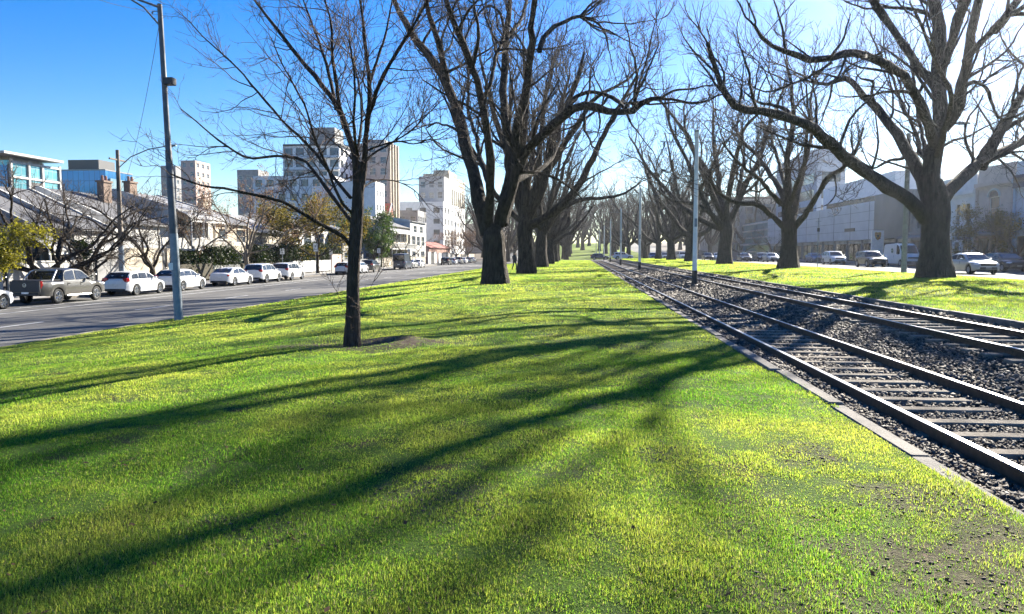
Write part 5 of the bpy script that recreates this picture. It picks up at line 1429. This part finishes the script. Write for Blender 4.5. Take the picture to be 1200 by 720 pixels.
def chimney(root, roof, x, y, z0, h, m, w=1.1, d=.6):
    c = MB().box((x, y, z0 + h / 2), (w, d, h)).box((x, y, z0 + h + .08), (w + .18, d + .18, .16)).build('chimney', m, roof)
    p = MB()
    for k in (-.25, .25): p.tube([(x + k, y, z0 + h + .16), (x + k, y, z0 + h + .6)], [.13, .1], 8)
    p.build('chimney_pot', M['brick_red'], roof)
def verandah(root, w, h, dep, m, n=3, roofm=None, floor2=False, x0=0):
    rm = roofm or M['iron_roof']
    mb = MB(); prof = [(0, h + .75), (-dep * .4, h + .6), (-dep * .75, h + .36), (-dep, h)]
    lo = [(a, b - .05) for a, b in prof][::-1]
    mb.prism(prof + lo, 'x', x0 - .1, x0 + w + .1); v = mb.build('verandah_roof', rm, root)
    for i in range(n):
        x = x0 + .15 + (w - .3) * i / (n - 1)
        MB().tube([(x, -dep + .12, 0), (x, -dep + .12, h)], .06, 8).build('post', m, root, True)
    MB().box((x0 + w / 2, -dep + .1, h - .16), (w, .05, .3)).build('frieze', m, root)
    if floor2:
        MB().box((x0 + w / 2, -dep / 2, h * .5), (w, dep, .18)).build('balcony_floor', m, root)
        b = MB(); b.box((x0 + w / 2, -dep + .06, h * .5 + 1.0), (w, .06, .07))
        for k in np.arange(x0 + .1, x0 + w, .18): b.box((k, -dep + .06, h * .5 + .52), (.03, .03, .9))
        b.build('balustrade', m, root)
def house(label, pa, pb, X, d, h, rise, wallm, roofm, ops, name='terrace_house', chim=None, ver=None, base=-.87, near=()):
    ya, yb_ = yX(pa, X), yX(pb, X); w = yb_ - ya
    t = thing(name, label, 'house', (X, ya, base), PI / 2, 'terrace houses along the near road')
    block(t, w, d, h, wallm, [tuple([o[0] * w, o[1] * w, *o[2:]]) for o in ops], near)
    r = gable_roof(t, w - .26, d, h, rise, roofm, x0=.13)
    gable_ends(t, w, d, h, rise, wallm)
    if chim:
        for cx, cy, ch, cm in chim: chimney(t, r, cx * w, cy * d, h + rise * (1 - abs(2 * cy - 1)) - .5, ch, cm)
    if ver: verandah(t, w - .3, *ver, x0=.15)
    return t
D1 = lambda a, b, z=2.35: (a, b, .05, z, 'door')
house('house with a brick chimney behind the bright yellow tree', -60, 31, -38, 9, 4.6, 2.6, M['render_cream'], M['slate'], [(.2, .35, .9, 2.6), D1(.5, .6), (.7, .85, .9, 2.6)], chim=[(.98, .3, 2.4, M['brick_red'])])
house('low terrace house with a dark raking gable end behind the dark grey pickup truck', 33, 88, -35.2, 13, 4.3, 3.0, M['render_grey'], M['slate'], [(.1, .3, .8, 2.6), D1(.42, .54), (.65, .9, .8, 2.6)], ver=(2.7, 1.4, M['joinery'], 4))
house('terrace house with a dull metal verandah left of the timber power pole', 88, 131, -34.6, 12.5, 4.2, 2.9, M['render_white'], M['slate'], [(.1, .3, .6, 2.4), D1(.45, .6), (.7, .88, .6, 2.4)], ver=(2.6, 1.1, M['joinery'], 4))
house('white gabled house with a tall grey chimney right of the timber power pole', 134, 198, -36, 12, 4.9, 2.6, M['render_white'], M['slate'], [(.12, .3, .8, 2.6), D1(.42, .52), (.62, .85, .8, 2.6)], chim=[(.72, .36, 2.2, M['brick_brown'])], near=[(3, 4, 2.6, 4)])
house('two storey white terrace with a lacework balcony just right of the lamp pole', 205, 250, -36, 11, 6.4, 1.6, M['render_white'], M['iron_roof'], [(.1, .28, .7, 2.5), D1(.4, .52), (.65, .88, .7, 2.5), (.1, .28, 3.9, 5.7), (.4, .55, 3.7, 5.7), (.65, .88, 3.9, 5.7)], ver=(5.6, 1.6, M['joinery'], 4, None, True), chim=[(.1, .4, 1.6, M['brick_brown'])])
house('cream house half hidden by russet branches behind the white sedan', 252, 292, -37, 11, 5.6, 2.0, M['render_cream'], M['slate'], [(.12, .35, .8, 2.5), D1(.45, .56), (.66, .9, .8, 2.5), (.12, .35, 3.6, 5), (.62, .9, 3.6, 5)], chim=[(.8, .4, 1.5, M['render_cream'])])
house('cream gabled cottage behind the dark shrubbery and the white wagons', 296, 334, -38, 11, 5.0, 2.2, M['render_cream'], M['iron_roof'], [(.12, .35, .8, 2.5), D1(.45, .56), (.66, .9, .8, 2.5)], ver=(2.9, 1.6, M['joinery'], 4))
house('pale two storey house behind the olive trees and the white paling fence', 338, 396, -39, 11, 6.2, 1.4, M['render_white'], M['slate'], [(.06, .2, .8, 2.5), D1(.3, .38), (.5, .68, .8, 2.5), (.76, .92, .8, 2.5), (.06, .2, 3.8, 5.4), (.28, .42, 3.8, 5.4), (.52, .68, 3.8, 5.4), (.76, .92, 3.8, 5.4)])
house('grey house hidden behind the dark green tree', 398, 446, -37.5, 11, 5.6, 1.6, M['render_grey'], M['slate'], [(.1, .28, .8, 2.5), D1(.4, .5), (.6, .85, .8, 2.5), (.1, .3, 3.5, 5), (.6, .85, 3.5, 5)])
house('two storey terrace with a long shaded balcony and pale end wall', 449, 479, -35, 11, 7.6, 2.0, M['render_cream'], M['slate'], [(.06, .2, .8, 2.8), D1(.27, .34), (.42, .58, .8, 2.8), (.68, .9, .8, 2.8), (.06, .2, 4.6, 6.6), (.28, .44, 4.6, 6.6), (.54, .7, 4.6, 6.6), (.78, .92, 4.6, 6.6)], ver=(6.4, 1.7, M['joinery'], 7, None, True))
house('narrow tall white house at the end of the balconied terrace', 481, 499, -34.6, 10, 9.0, .8, M['render_white'], M['iron_roof'], [(.1, .3, .8, 2.8), D1(.42, .54), (.66, .9, .8, 2.8), (.1, .3, 4, 6), (.4, .6, 4, 6), (.7, .9, 4, 6), (.2, .4, 6.8, 8.2), (.6, .8, 6.8, 8.2)])
house('low brick house with two arched red gables by the pale russet trees', 503, 528, -37, 9, 3.8, 1.6, M['brick_red'], M['tile_red'], [(.1, .3, .7, 2.6), D1(.42, .5), (.6, .85, .7, 2.6)])
# turreted red roofed house behind the balconied terrace
ya = yX(452, -46)
t = thing('turret_house', 'red gabled house with white bargeboards rising behind the balconied terrace', 'house', (-46, ya, -.87), PI / 2)
block(t, 10, 9, 9.2, M['brick_red'], [(3.6, 4.8, 6.4, 8.4), (5.4, 6.6, 6.4, 8.4), (1, 2.2, 5.6, 7.4)], [(3, 4.2, 6.4, 8.4), (5, 6.2, 6.4, 8.4)])
MB().prism([(-.2, 9.2), (10.2, 9.2), (5, 14.6)], 'y', -.3, 9.3).build('roof', M['tile_red'], t)
b = MB()
for s in (-1, 1): b.tube([(5 + s * 5.2, -.36, 9.2), (5, -.36, 14.6)], .16, 4)
b.build('bargeboard', M['joinery'], t)
MB().box((5, -.1, 9.0), (10.6, .3, .4)).build('cornice', M['joinery'], t)

def front_wall(label, pa, pb, X, h, m, thick=.25, cap=True, name='garden_wall', gate=None, cat='wall'):
    ya, yb_ = yX(pa, X), yX(pb, X); w = yb_ - ya
    t = thing(name, label, cat, (X, ya, -.86), PI / 2)
    segs = [(0, w)] if not gate else [(0, gate[0] * w), (gate[1] * w, w)]
    for a, b in segs:
        MB().box(((a + b) / 2, thick / 2, h / 2), (b - a, thick, h)).build('wall_panel', m, t)
        if cap: MB().box(((a + b) / 2, thick / 2, h + .05), (b - a + .04, thick + .1, .1)).build('coping', m, t)
    if gate:
        g = MB().box(((gate[0] + gate[1]) / 2 * w, thick / 2, h * .46), ((gate[1] - gate[0]) * w - .06, .06, h * .92)).build('gate', M['joinery_dark'], t)
        MB().ball((gate[1] * w - .25, -.02, h * .46), .05, 6, 4).build('handle', M['alloy'], g)
    return t
def fence(label, pa, pb, X, h, m, sp=.14, pw=.1, posts=2.4):
    ya, yb_ = yX(pa, X), yX(pb, X); w = yb_ - ya
    t = thing('picket_fence', label, 'fence', (X, ya, -.86), PI / 2)
    p = MB()
    for x in np.arange(.1, w - .05, sp): p.box((x, 0, h * .5 + .05 + rnd.random() * .03), (pw, .025, h - .1))
    p.build('paling', m, t)
    MB().box((w / 2, .05, h * .3), (w, .05, .09)).box((w / 2, .05, h * .8), (w, .05, .09)).build('rail', m, t)
    for x in np.arange(0, w + .1, posts): MB().box((x, .11, h * .52), (.12, .12, h * 1.04)).build('post', m, t)
    return t
front_wall('white rendered garden wall with a black gate at the picture edge', -14, 29, -33.5, 2.3, M['render_white'], gate=(.36, .52))
front_wall('white rendered garden wall behind the dark grey pickup truck', 30, 84, -33.5, 1.9, M['render_white'])
front_wall('grey rendered front wall with a dark gate left of the timber power pole', 86, 139, -33.5, 2.2, M['render_grey'], gate=(.34, .5))
front_wall('tall cream front wall behind the forked bare tree', 144, 199, -33.5, 2.75, M['render_cream'], gate=(.82, .94))
fence('dark olive paling fence right of the lamp pole', 202, 249, -33.5, 1.5, M['timber_dark'])
fence('pale picket fence with white posts behind the white sedan', 251, 282, -33.5, 1.3, M['paling'], sp=.3, pw=.06, posts=1.6)
fence('dark timber fence behind the white wagons', 284, 338, -33.5, 1.4, M['timber_dark'])
fence('close boarded white paling fence by the tall parking sign', 341, 388, -33.5, 1.5, M['paling'], sp=.125, pw=.12)
front_wall('warm brown rendered wall beside the white paling fence', 389, 400, -33.5, 2.2, M['render_pink'])
front_wall('low grey front wall behind the young tree trunk', 402, 446, -33.5, 1.4, M['render_grey'])
front_wall('low pale front wall of the balconied terrace', 448, 499, -33.5, 1.5, M['render_cream'])
front_wall('white pillared wall past the tall white house', 502, 512, -33.0, 2.6, M['render_white'], gate=(.3, .7))
front_wall('white wall beside the arched red gables', 514, 532, -33.0, 2.3, M['render_white'], gate=(.45, .6))
front_wall('cream wall behind the distant parked cars', 534, 556, -33.0, 2.0, M['render_cream'])

# ---- larger buildings behind
def tower(name, label, pc, Yc, wfront, dnear, ztop, wallm, front, near, z0=-1.0, frame='joinery', bars=1, glass='window_glass', group='city buildings beyond the terraces', cat='building'):
    """nearest corner seen at column pc at depth Yc; wfront runs away from it (+Y), dnear runs to the left (-X)"""
    X = float(W(pc, 300, Yc)[0])
    t = thing(name, label, cat, (X, Yc, z0), PI / 2, group)
    block(t, wfront, dnear, ztop - z0, wallm, front, near, frame=frame, bars=bars, glass=glass)
    return t, X
def zat(py, Y): return float(W(600, py, Y)[2])
# green-glass office with white frame, corner at column 17
Yt = 150; zt = zat(181, Yt)
t, X = tower('office_block', 'pale green glass office block with white floor bands and an open roof frame', 17, Yt, 15, 30, zt, M['curtain_teal'], [], [], cat='office block')
H = zt + 1
for k in range(1, 8): MB().box((7.5, -.1, H * k / 7.0 - .25), (15.3, .35, .45)).build('floor_band', M['render_white'], t)
for x in (0, 5.2, 9.4, 15): MB().box((x, -.14, H / 2 + .3), (.5, .4, H)).build('frame_column', M['render_white'], t)
for k in range(2, 6): MB().box((7.4, -.16, H * (k + .45) / 7.0), (3.6, .3, H / 14)).build('balcony', M['joinery_dark'], t)
MB().box((5, 14, H + 1.2), (18, 32, .5)).box((7.5, 6, H + .5), (10, 8, 1.2)).build('roof_frame', M['render_white'], t)
MB().box((-.2, 15, H / 2), (.3, 29, H - 2)).build('end_glass', M['curtain_blue'], t)
# blue glass block, corner at column 127
Yt = 190; zt = zat(195, Yt)
t, X = tower('office_block', 'deep blue mirror glass office block with a dark rooftop plant room', 127, Yt, 12, 16.5, zt, M['curtain_blue'], [], [], cat='office block')
H = zt + 1
MB().box((5, 7, H + 1.5), (7, 8.6, 3.0)).build('plant_room', M['joinery_dark'], t)
MB().box((6, 8.3, H + .15), (12.3, 16.8, .3)).build('parapet', M['render_grey'], t)
MB().box((6.5, -.25, H * .47), (10, .4, H * .9)).build('side_glass', M['curtain_pale'], t)
Yt = 205; zt = zat(205, Yt)
t, X = tower('apartment_tower', 'pale glass tower just right of the blue glass block', 146, Yt, 6, 5.5, zt, M['curtain_pale'], [], [], cat='tower')
MB().box((3, 2.7, zt + 1.2), (6.2, 5.7, .4)).build('parapet', M['render_grey'], t)
# distant towers
Yt = 260; zt = zat(184, Yt)
tower('apartment_tower', 'brown tower with a sunlit pinkish side above the russet trees', 232, Yt, 11, 5.4, zt, M['render_pink'], rowgrid(11, zt + 1, 3, 10, 1.6, 1.5, 4), rowgrid(5.4, zt + 1, 2, 10, 1.2, 1.5, 4), cat='tower')
zt = zat(191, Yt)
tower('apartment_tower', 'slim grey tower behind the lamp pole', 209, Yt + 30, 6, 6.2, zat(190, Yt + 30), M['render_grey'], rowgrid(6, zt, 2, 9, 1.6, 1.5, 4), rowgrid(6.2, zt, 2, 9, 1.6, 1.5, 4), cat='tower')
tower('apartment_tower', 'low grey stepped tower between the pinkish tower and the big apartment block', 305, 250, 9, 7.5, zat(196, 250), M['render_grey'], rowgrid(9, zat(196, 250), 3, 8, 1.8, 1.5, 4), rowgrid(7.5, zat(196, 250), 3, 8, 1.4, 1.5, 4), cat='tower')
# large white apartment block
Yt = 185; z1 = zat(168, Yt)
t, X = tower('apartment_block', 'large white stepped apartment block behind the young tree', 400, Yt, 30, 14.6, z1, M['render_bright'], rowgrid(30, z1 + 1, 8, 8, 2.2, 1.7, 6), rowgrid(14.6, z1 + 1, 5, 8, 2.1, 1.8, 6), frame='joinery_dark', cat='apartment block')
H = z1 + 1
MB().box((5, 7, H + .2), (10.4, 15, .45)).build('parapet', M['joinery_dark'], t)
block(t, 7, 6.5, 4.2, M['render_grey'], z0=H + .43, x0=1, y0=1.5, name='penthouse')
for k in range(1, 8):
    MB().box((-.5, 7.3, 6 + (H - 6) * k / 8 - .2), (1.0, 14.6, .18)).build('balcony', M['render_white'], t)
hp = zat(208, Yt) + 1
block(t, 26, 20, hp, M['render_bright'], rowgrid(26, hp, 8, 5, 2, 1.6, 4), rowgrid(20, hp, 7, 5, 1.7, 1.6, 4), x0=-8.0, y0=-1.0, name='podium', frame='joinery_dark')
# brown tower with pale sunlit fins right of the young tree
Yt = 200; z1 = zat(166, Yt)
t, X = tower('apartment_tower', 'tall grey brown tower with cream sunlit fins right of the young tree', 457, Yt, 9, 9, z1, M['render_taupe'], rowgrid(9, z1 + 1, 3, 9, 1.6, 1.8, 5), rowgrid(9, z1 + 1, 3, 9, 1.8, 1.8, 5), cat='tower')
H = z1 + 1
for x in (.0, 3.0, 6.0, 9.0): MB().box((x, -.25, H / 2), (.8, .5, H + .8)).build('fin', M['render_cream'], t)
MB().box((4.5, 4.5, H + .6), (6, 6, 1.2)).build('plant_room', M['render_grey'], t)
tower('apartment_block', 'plain white boxy block below the brown tower', 441, 170, 8, 10, zat(211, 170), M['render_bright'], rowgrid(8, zat(211, 170), 3, 4, 1.4, 1.4, 5), [], cat='apartment block')
# white office blocks further along
Yt = 240
t, X = tower('office_block', 'long white office block with small square windows beyond the row houses', 520, Yt, 46, 18, zat(236, Yt), M['render_bright'], rowgrid(46, zat(236, Yt), 7, 4, 2.4, 1.9, 4), rowgrid(18, zat(236, Yt), 4, 4, 2.0, 1.6, 4), frame='joinery_dark', cat='office block')
t, X = tower('office_block', 'grey glazed box on the skyline left of the biggest elm trunk', 521, 262, 14, 9, zat(206, 262), M['render_taupe'], [], rowgrid(9, zat(206, 262), 3, 6, 1.8, 2.2, 6), cat='office block')
t, X = tower('office_block', 'cream office block with tall dark window bays partly behind the biggest elm', 527, 285, 40, 10, zat(203, 285), M['render_cream'], rowgrid(40, zat(203, 285), 8, 1, 2.2, 9, 14), [], cat='office block', frame='joinery_dark')
MB().box((20, 5, zat(203, 285) + 2.2), (20, 6, 2.4)).build('plant_room', M['render_cream'], t)
tower('office_block', 'pale block in the gap between the first two elm trunks', 586, 330, 60, 20, zat(262, 330), M['render_white'], rowgrid(60, zat(262, 330), 10, 3, 3.0, 2.0, 3), [], cat='office block', frame='joinery_dark')
tower('apartment_block', 'dark roofed flats low on the skyline above the red gabled house', 490, 215, 12, 9, zat(246, 215), M['render_grey'], rowgrid(12, zat(246, 215), 4, 3, 1.8, 1.5, 5), rowgrid(9, zat(246, 215), 3, 3, 1.6, 1.5, 5), cat='apartment block')

# ---- shop side: fronts face the road (local x runs toward the camera)
def rshop(label, ya, yb_, h, wallm, ops, X=41.2, name='shop_building', d=14, cat='shop', frame='joinery', glassm='window_glass'):
    t = thing(name, label, cat, (X, yb_, .29), -PI / 2, 'two storey shops facing the boulevard')
    w = yb_ - ya
    block(t, w, d, h, wallm, ops, frame=frame, far=())
    return t, w
def cornice(t, w, z, m, p=.35, hh=.4): MB().box((w / 2, -p / 2, z), (w + .02, p, hh)).box((w / 2, -p / 2 + .06, z - hh * .75), (w + .01, p * .5, hh * .4)).build('cornice', m, t)
def awning(t, w, z, m, p=1.9): MB().prism([(0, z + .35), (-p, z), (-p, z - .22), (0, z + .1)], 'x', .1, w - .1).build('awning', m, t)
for (ya, yb_, h, wm, label, kind) in [(52.5, 59.6, 9.4, 'shop_cream', 'cream two storey shop nearest the viewer on the shop side', 'a'), (59.7, 66.3, 9.8, 'shop_cream', 'cream two storey shop before the blue parapet shop', 'a'),
                                      (66.4, 75.6, 9.0, 'shop_blue', 'pale blue shop with a navy parapet board and paired tall windows', 'b'), (75.7, 82.4, 9.1, 'shop_pink', 'beige pink shop with one arched upper window', 'c'),
                                      (82.5, 90.2, 8.6, 'render_bright', 'white two storey shop just right of the massive elm trunk', 'd'), (90.3, 97.6, 8.0, 'render_grey', 'grey shop hidden behind the massive elm trunk', 'a')]:
    w = yb_ - ya
    if kind == 'b': ops = [(.6, 4.0, .3, 2.9, 'window', 'joinery_dark', 2), (4.3, 5.4, .05, 2.6, 'door'), (5.8, 8.4, .3, 2.9, 'window', 'joinery_dark', 2), (1.6, 2.7, 4.4, 7.2), (3.1, 4.2, 4.4, 7.2), (5.2, 6.2, 4.4, 7.2), (6.6, 7.6, 4.4, 7.2)]
    elif kind == 'c': ops = [(.5, 2.6, .3, 2.8, 'window', 'joinery_dark', 2), (2.9, 3.8, .05, 2.5, 'door'), (4.1, 6.2, .3, 2.8, 'window', 'joinery_dark', 2), (2.4, 4.2, 4.6, 6.9)]
    elif kind == 'd': ops = [(.5, 3.0, .4, 2.8, 'window', 'joinery_dark', 2), (3.4, 4.5, .05, 2.5, 'door'), (5.0, 7.2, .4, 2.8, 'window', 'joinery', 2), (1.2, 2.2, 4.2, 6.6), (3.4, 4.4, 4.2, 6.6), (5.5, 6.5, 4.2, 6.6)]
    else: ops = [(.5, 2.8, .3, 2.8, 'window', 'joinery_dark', 2), (3.1, 4.1, .05, 2.5, 'door'), (4.4, w - .5, .3, 2.8, 'window', 'joinery_dark', 2), (1.2, 2.2, 4.2, 6.6), (3.0, 4.0, 4.2, 6.6), (4.8, 5.8, 4.2, 6.6)]
    t, w = rshop(label, ya, yb_, h, M[wm], ops)
    cornice(t, w, h - .9, M[wm]); cornice(t, w, 3.75, M[wm], .3, .25)
    MB().box((w / 2, .18, h + .45), (w - .1, .3, .9)).build('parapet', M[wm], t)
    for x in (.16, w - .16): MB().box((x, -.08, h * .45), (.3, .16, h * .9 - .01)).build('pilaster', M[wm], t)
    if kind == 'b':
        MB().box((w / 2, -.3, h - 1.0), (w - .4, .1, 1.2)).build('sign_board', M['navy'], t)
        MB().prism([(w * .2, h + .85), (w * .8, h + .85), (w * .62, h + 1.9), (w * .38, h + 1.9)], 'y', .02, .4).build('pediment', M[wm], t)
    if kind == 'c':
        for o in t.children:
            pass
        a = MB(); a.tube([(3.3 + 1.05 * math.cos(u), -.06, 6.9 + .75 * math.sin(u)) for u in np.linspace(0, PI, 13)], .12, 6); a.build('arch_moulding', M['joinery'], t)
        MB().add([(3.3, -.012, 6.9)] + [(3.3 + .95 * math.cos(u), -.012, 6.9 + .66 * math.sin(u)) for u in np.linspace(0, PI, 13)], [(0, i, i + 1) for i in range(1, 13)]).build('fanlight', M['window_glass'], t)
    if kind in 'ac': awning(t, w, 3.2, M['render_grey'])
    if kind == 'd':
        s_ = MB().box((5.6, -.16, 3.2), (3.0, .1, .9)).build('sign_board', M['navy'], t)
        MB().box((5.6, -.215, 3.32), (2.2, .01, .12)).box((5.6, -.215, 3.05), (1.6, .01, .1)).build('sign_text', M['joinery'], s_)
# metal clad showroom
ys0, ys1, ysm = 99.2, 172, 109.6
Xs = 42.0
t = thing('car_showroom', 'long showroom clad in pale and dark grey metal above a glazed ground floor', 'showroom', (Xs, ys1, .29), -PI / 2)
wl_, wd_ = ys1 - ysm, ysm - ys0
zt = zat(237, 110) - .29; zb = zat(281, 110) - .29
MB().box((wl_ / 2, 9, (zt + zb) / 2), (wl_, 18, zt - zb)).build('pale_cladding', M['metal_light'], t)
MB().box((wl_ + wd_ / 2 + .01, 8.2, (zt + zb) / 2 + .3), (wd_, 18, zt - zb + .6)).build('dark_cladding', M['metal_dark'], t)
j = MB()
for x in np.arange(6, wl_, 7.5): j.box((x, -.01, (zt + zb) / 2), (.08, .05, zt - zb - .1))
for z in np.linspace(zb, zt, 5)[1:-1]: j.box((wl_ / 2, -.008, z), (wl_ - .1, .03, .05))
j.build('cladding_joint', M['metal_dark'], t)
MB().box((wl_ - 11.5, -.05, zb + 1.6), (4.2, .12, .5)).build('vent_slot', M['joinery_dark'], t)
for k in range(12):
    x0 = k * (wl_ + wd_) / 12
    window_part(t, (wl_ + wd_) / 12 - .25, zb - .1, (x0 + (wl_ + wd_) / 24, 1.5, zb / 2), 0, 'joinery_dark', 2)
for k in range(13):
    MB().box((k * (wl_ + wd_) / 12, .6, zb / 2), (.35, .35, zb - .02)).build('column', M['render_grey'], t)
MB().box(((wl_ + wd_) / 2, 9.5, zb / 2), (wl_ + wd_, 15, zb - .04)).build('inner_wall', M['metal_dark'], t)
MB().box(((wl_ + wd_) / 2, .8, zb - .3), (wl_ + wd_, .3, .45)).build('fascia', M['render_white'], t)
# green glazed corner farther along
t, X = (None, None)
t = thing('office_block', 'pale green glazed office corner between the second and third far elms', 'office block', (44, 215, .15), -PI / 2, 'office blocks on the shop side')
block(t, 38, 16, zat(262, 190), M['curtain_pale'], [])
for k in range(1, 6): MB().box((19, -.12, zat(262, 190) * k / 5.2), (38.2, .3, .35)).build('floor_band', M['render_white'], t)
MB().box((30, -2.2, 3.4), (12, 4.4, .3)).build('canopy', M['render_white'], t)
t = thing('office_block', 'white office tower with strip windows above the pale metal showroom', 'office block', (50, 160, .3), -PI / 2, 'office blocks on the shop side')
hh = zat(207, 126); ops = [(2, 33, 9 + k * 3.6, 11 + k * 3.6, 'window', 'joinery_dark', 2) for k in range(max(1, int((hh - 10) / 3.6)))]
block(t, 35, 7, hh, M['render_bright'], ops, far=[(1, 6, o[2], o[3], 'window', 'joinery_dark', 2) for o in ops])
t = thing('office_block', 'blue grey office block on the skyline behind the second elm crown', 'office block', (52, 205, .3), -PI / 2, 'office blocks on the shop side')
hh = zat(180, 172); ops = [(2, 32, 6 + k * 3.6, 8.2 + k * 3.6, 'window', 'joinery_dark', 2) for k in range(max(1, int((hh - 7) / 3.6)))]
block(t, 34, 6, hh, M['render_blue'], ops, far=[(1, 5, o[2], o[3], 'window', 'joinery_dark', 2) for o in ops])
t = thing('office_block', 'pale corner building at the far end of the shop side by the cross street', 'office block', (44, 262, .15), -PI / 2, 'office blocks on the shop side')
hh = zat(255, 240)
block(t, 40, 16, hh + 4, M['render_cream'], rowgrid(40, hh + 4, 8, 3, 2, 1.8, 2))

for k, (xx, y1_, ww, hh, mm, l) in enumerate([(43, 232, 26, 9, 'render_grey', 'grey low block beyond the cross street on the shop side'), (46, 268, 30, 13, 'brick_brown', 'brown block up the slope on the shop side'), (52, 330, 40, 15, 'render_taupe', 'taupe block highest up the slope on the shop side')]):
    t = thing('office_block', l, 'office block', (xx, y1_, -.5 + float(hill(y1_ - ww))), -PI / 2, 'office blocks on the shop side')
    block(t, ww, 14, hh + 6, M[mm], rowgrid(ww, hh + 6, 6, 4, 2, 1.7, 2), far=rowgrid(14, hh + 6, 3, 4, 2, 1.7, 2), frame='joinery_dark')
# ------------------------------------------------------------------ thin haze volume, added for the veil of glare toward the sun
hz = MB().box((0, 300, 36), (2000, 2000, 79.6))
hm = bpy.data.materials.new('haze'); hm.use_nodes = True
hn = hm.node_tree; hn.nodes.clear()
ho = hn.nodes.new('ShaderNodeOutputMaterial'); hv = hn.nodes.new('ShaderNodeVolumePrincipled')
hv.inputs['Color'].default_value = (.9, .93, 1, 1); hv.inputs['Density'].default_value = .00017; hv.inputs['Anisotropy'].default_value = .74
hn.links.new(hv.outputs[0], ho.inputs['Volume'])
o = hz.build('haze', hm); o['kind'] = 'stuff'
# ------------------------------------------------------------------ light
SUN_AZ = R(32.0)      # to the right of straight ahead along the tracks
SUN_EL = R(26.5)
w = bpy.data.worlds.new('World'); S.world = w; w.use_nodes = True
nt = w.node_tree
bg = nt.nodes['Background']
sky = nt.nodes.new('ShaderNodeTexSky'); sky.sky_type = 'NISHITA'; sky.sun_disc = False
sky.sun_elevation = SUN_EL; sky.sun_rotation = SUN_AZ
sky.air_density = 1.0; sky.dust_density = .1; sky.ozone_density = 3.0
hs = nt.nodes.new('ShaderNodeHueSaturation'); hs.inputs['Saturation'].default_value = 1.5; hs.inputs['Hue'].default_value = .515
nt.links.new(sky.outputs[0], hs.inputs['Color']); nt.links.new(hs.outputs[0], bg.inputs[0])
bg.inputs[1].default_value = .05
sd = bpy.data.lights.new('sun', 'SUN'); so = bpy.data.objects.new('sun', sd); COL.objects.link(so)
sd.energy = 5.0; sd.angle = R(.5); sd.color = (1.0, .93, .80)
d = Vector((math.sin(SUN_AZ) * math.cos(SUN_EL), math.cos(SUN_AZ) * math.cos(SUN_EL), math.sin(SUN_EL)))
so.rotation_euler = d.to_track_quat('Z', 'Y').to_euler()
so.location = (30, 40, 40)
vs = S.view_settings
vs.view_transform = 'Standard'; vs.look = 'None'; vs.gamma = 1; vs.use_curve_mapping = False
vs.exposure = 2.0
S.render.engine = 'CYCLES'
cy = S.cycles
cy.volume_bounces = 0; cy.max_bounces = 6; cy.diffuse_bounces = 2; cy.glossy_bounces = 2; cy.transmission_bounces = 4; cy.transparent_max_bounces = 6
cy.use_adaptive_sampling = True; cy.adaptive_threshold = .02
cy.caustics_reflective = False; cy.caustics_refractive = False
try:
    cy.use_denoising = True; cy.denoiser = 'OPENIMAGEDENOISE'
except Exception: pass
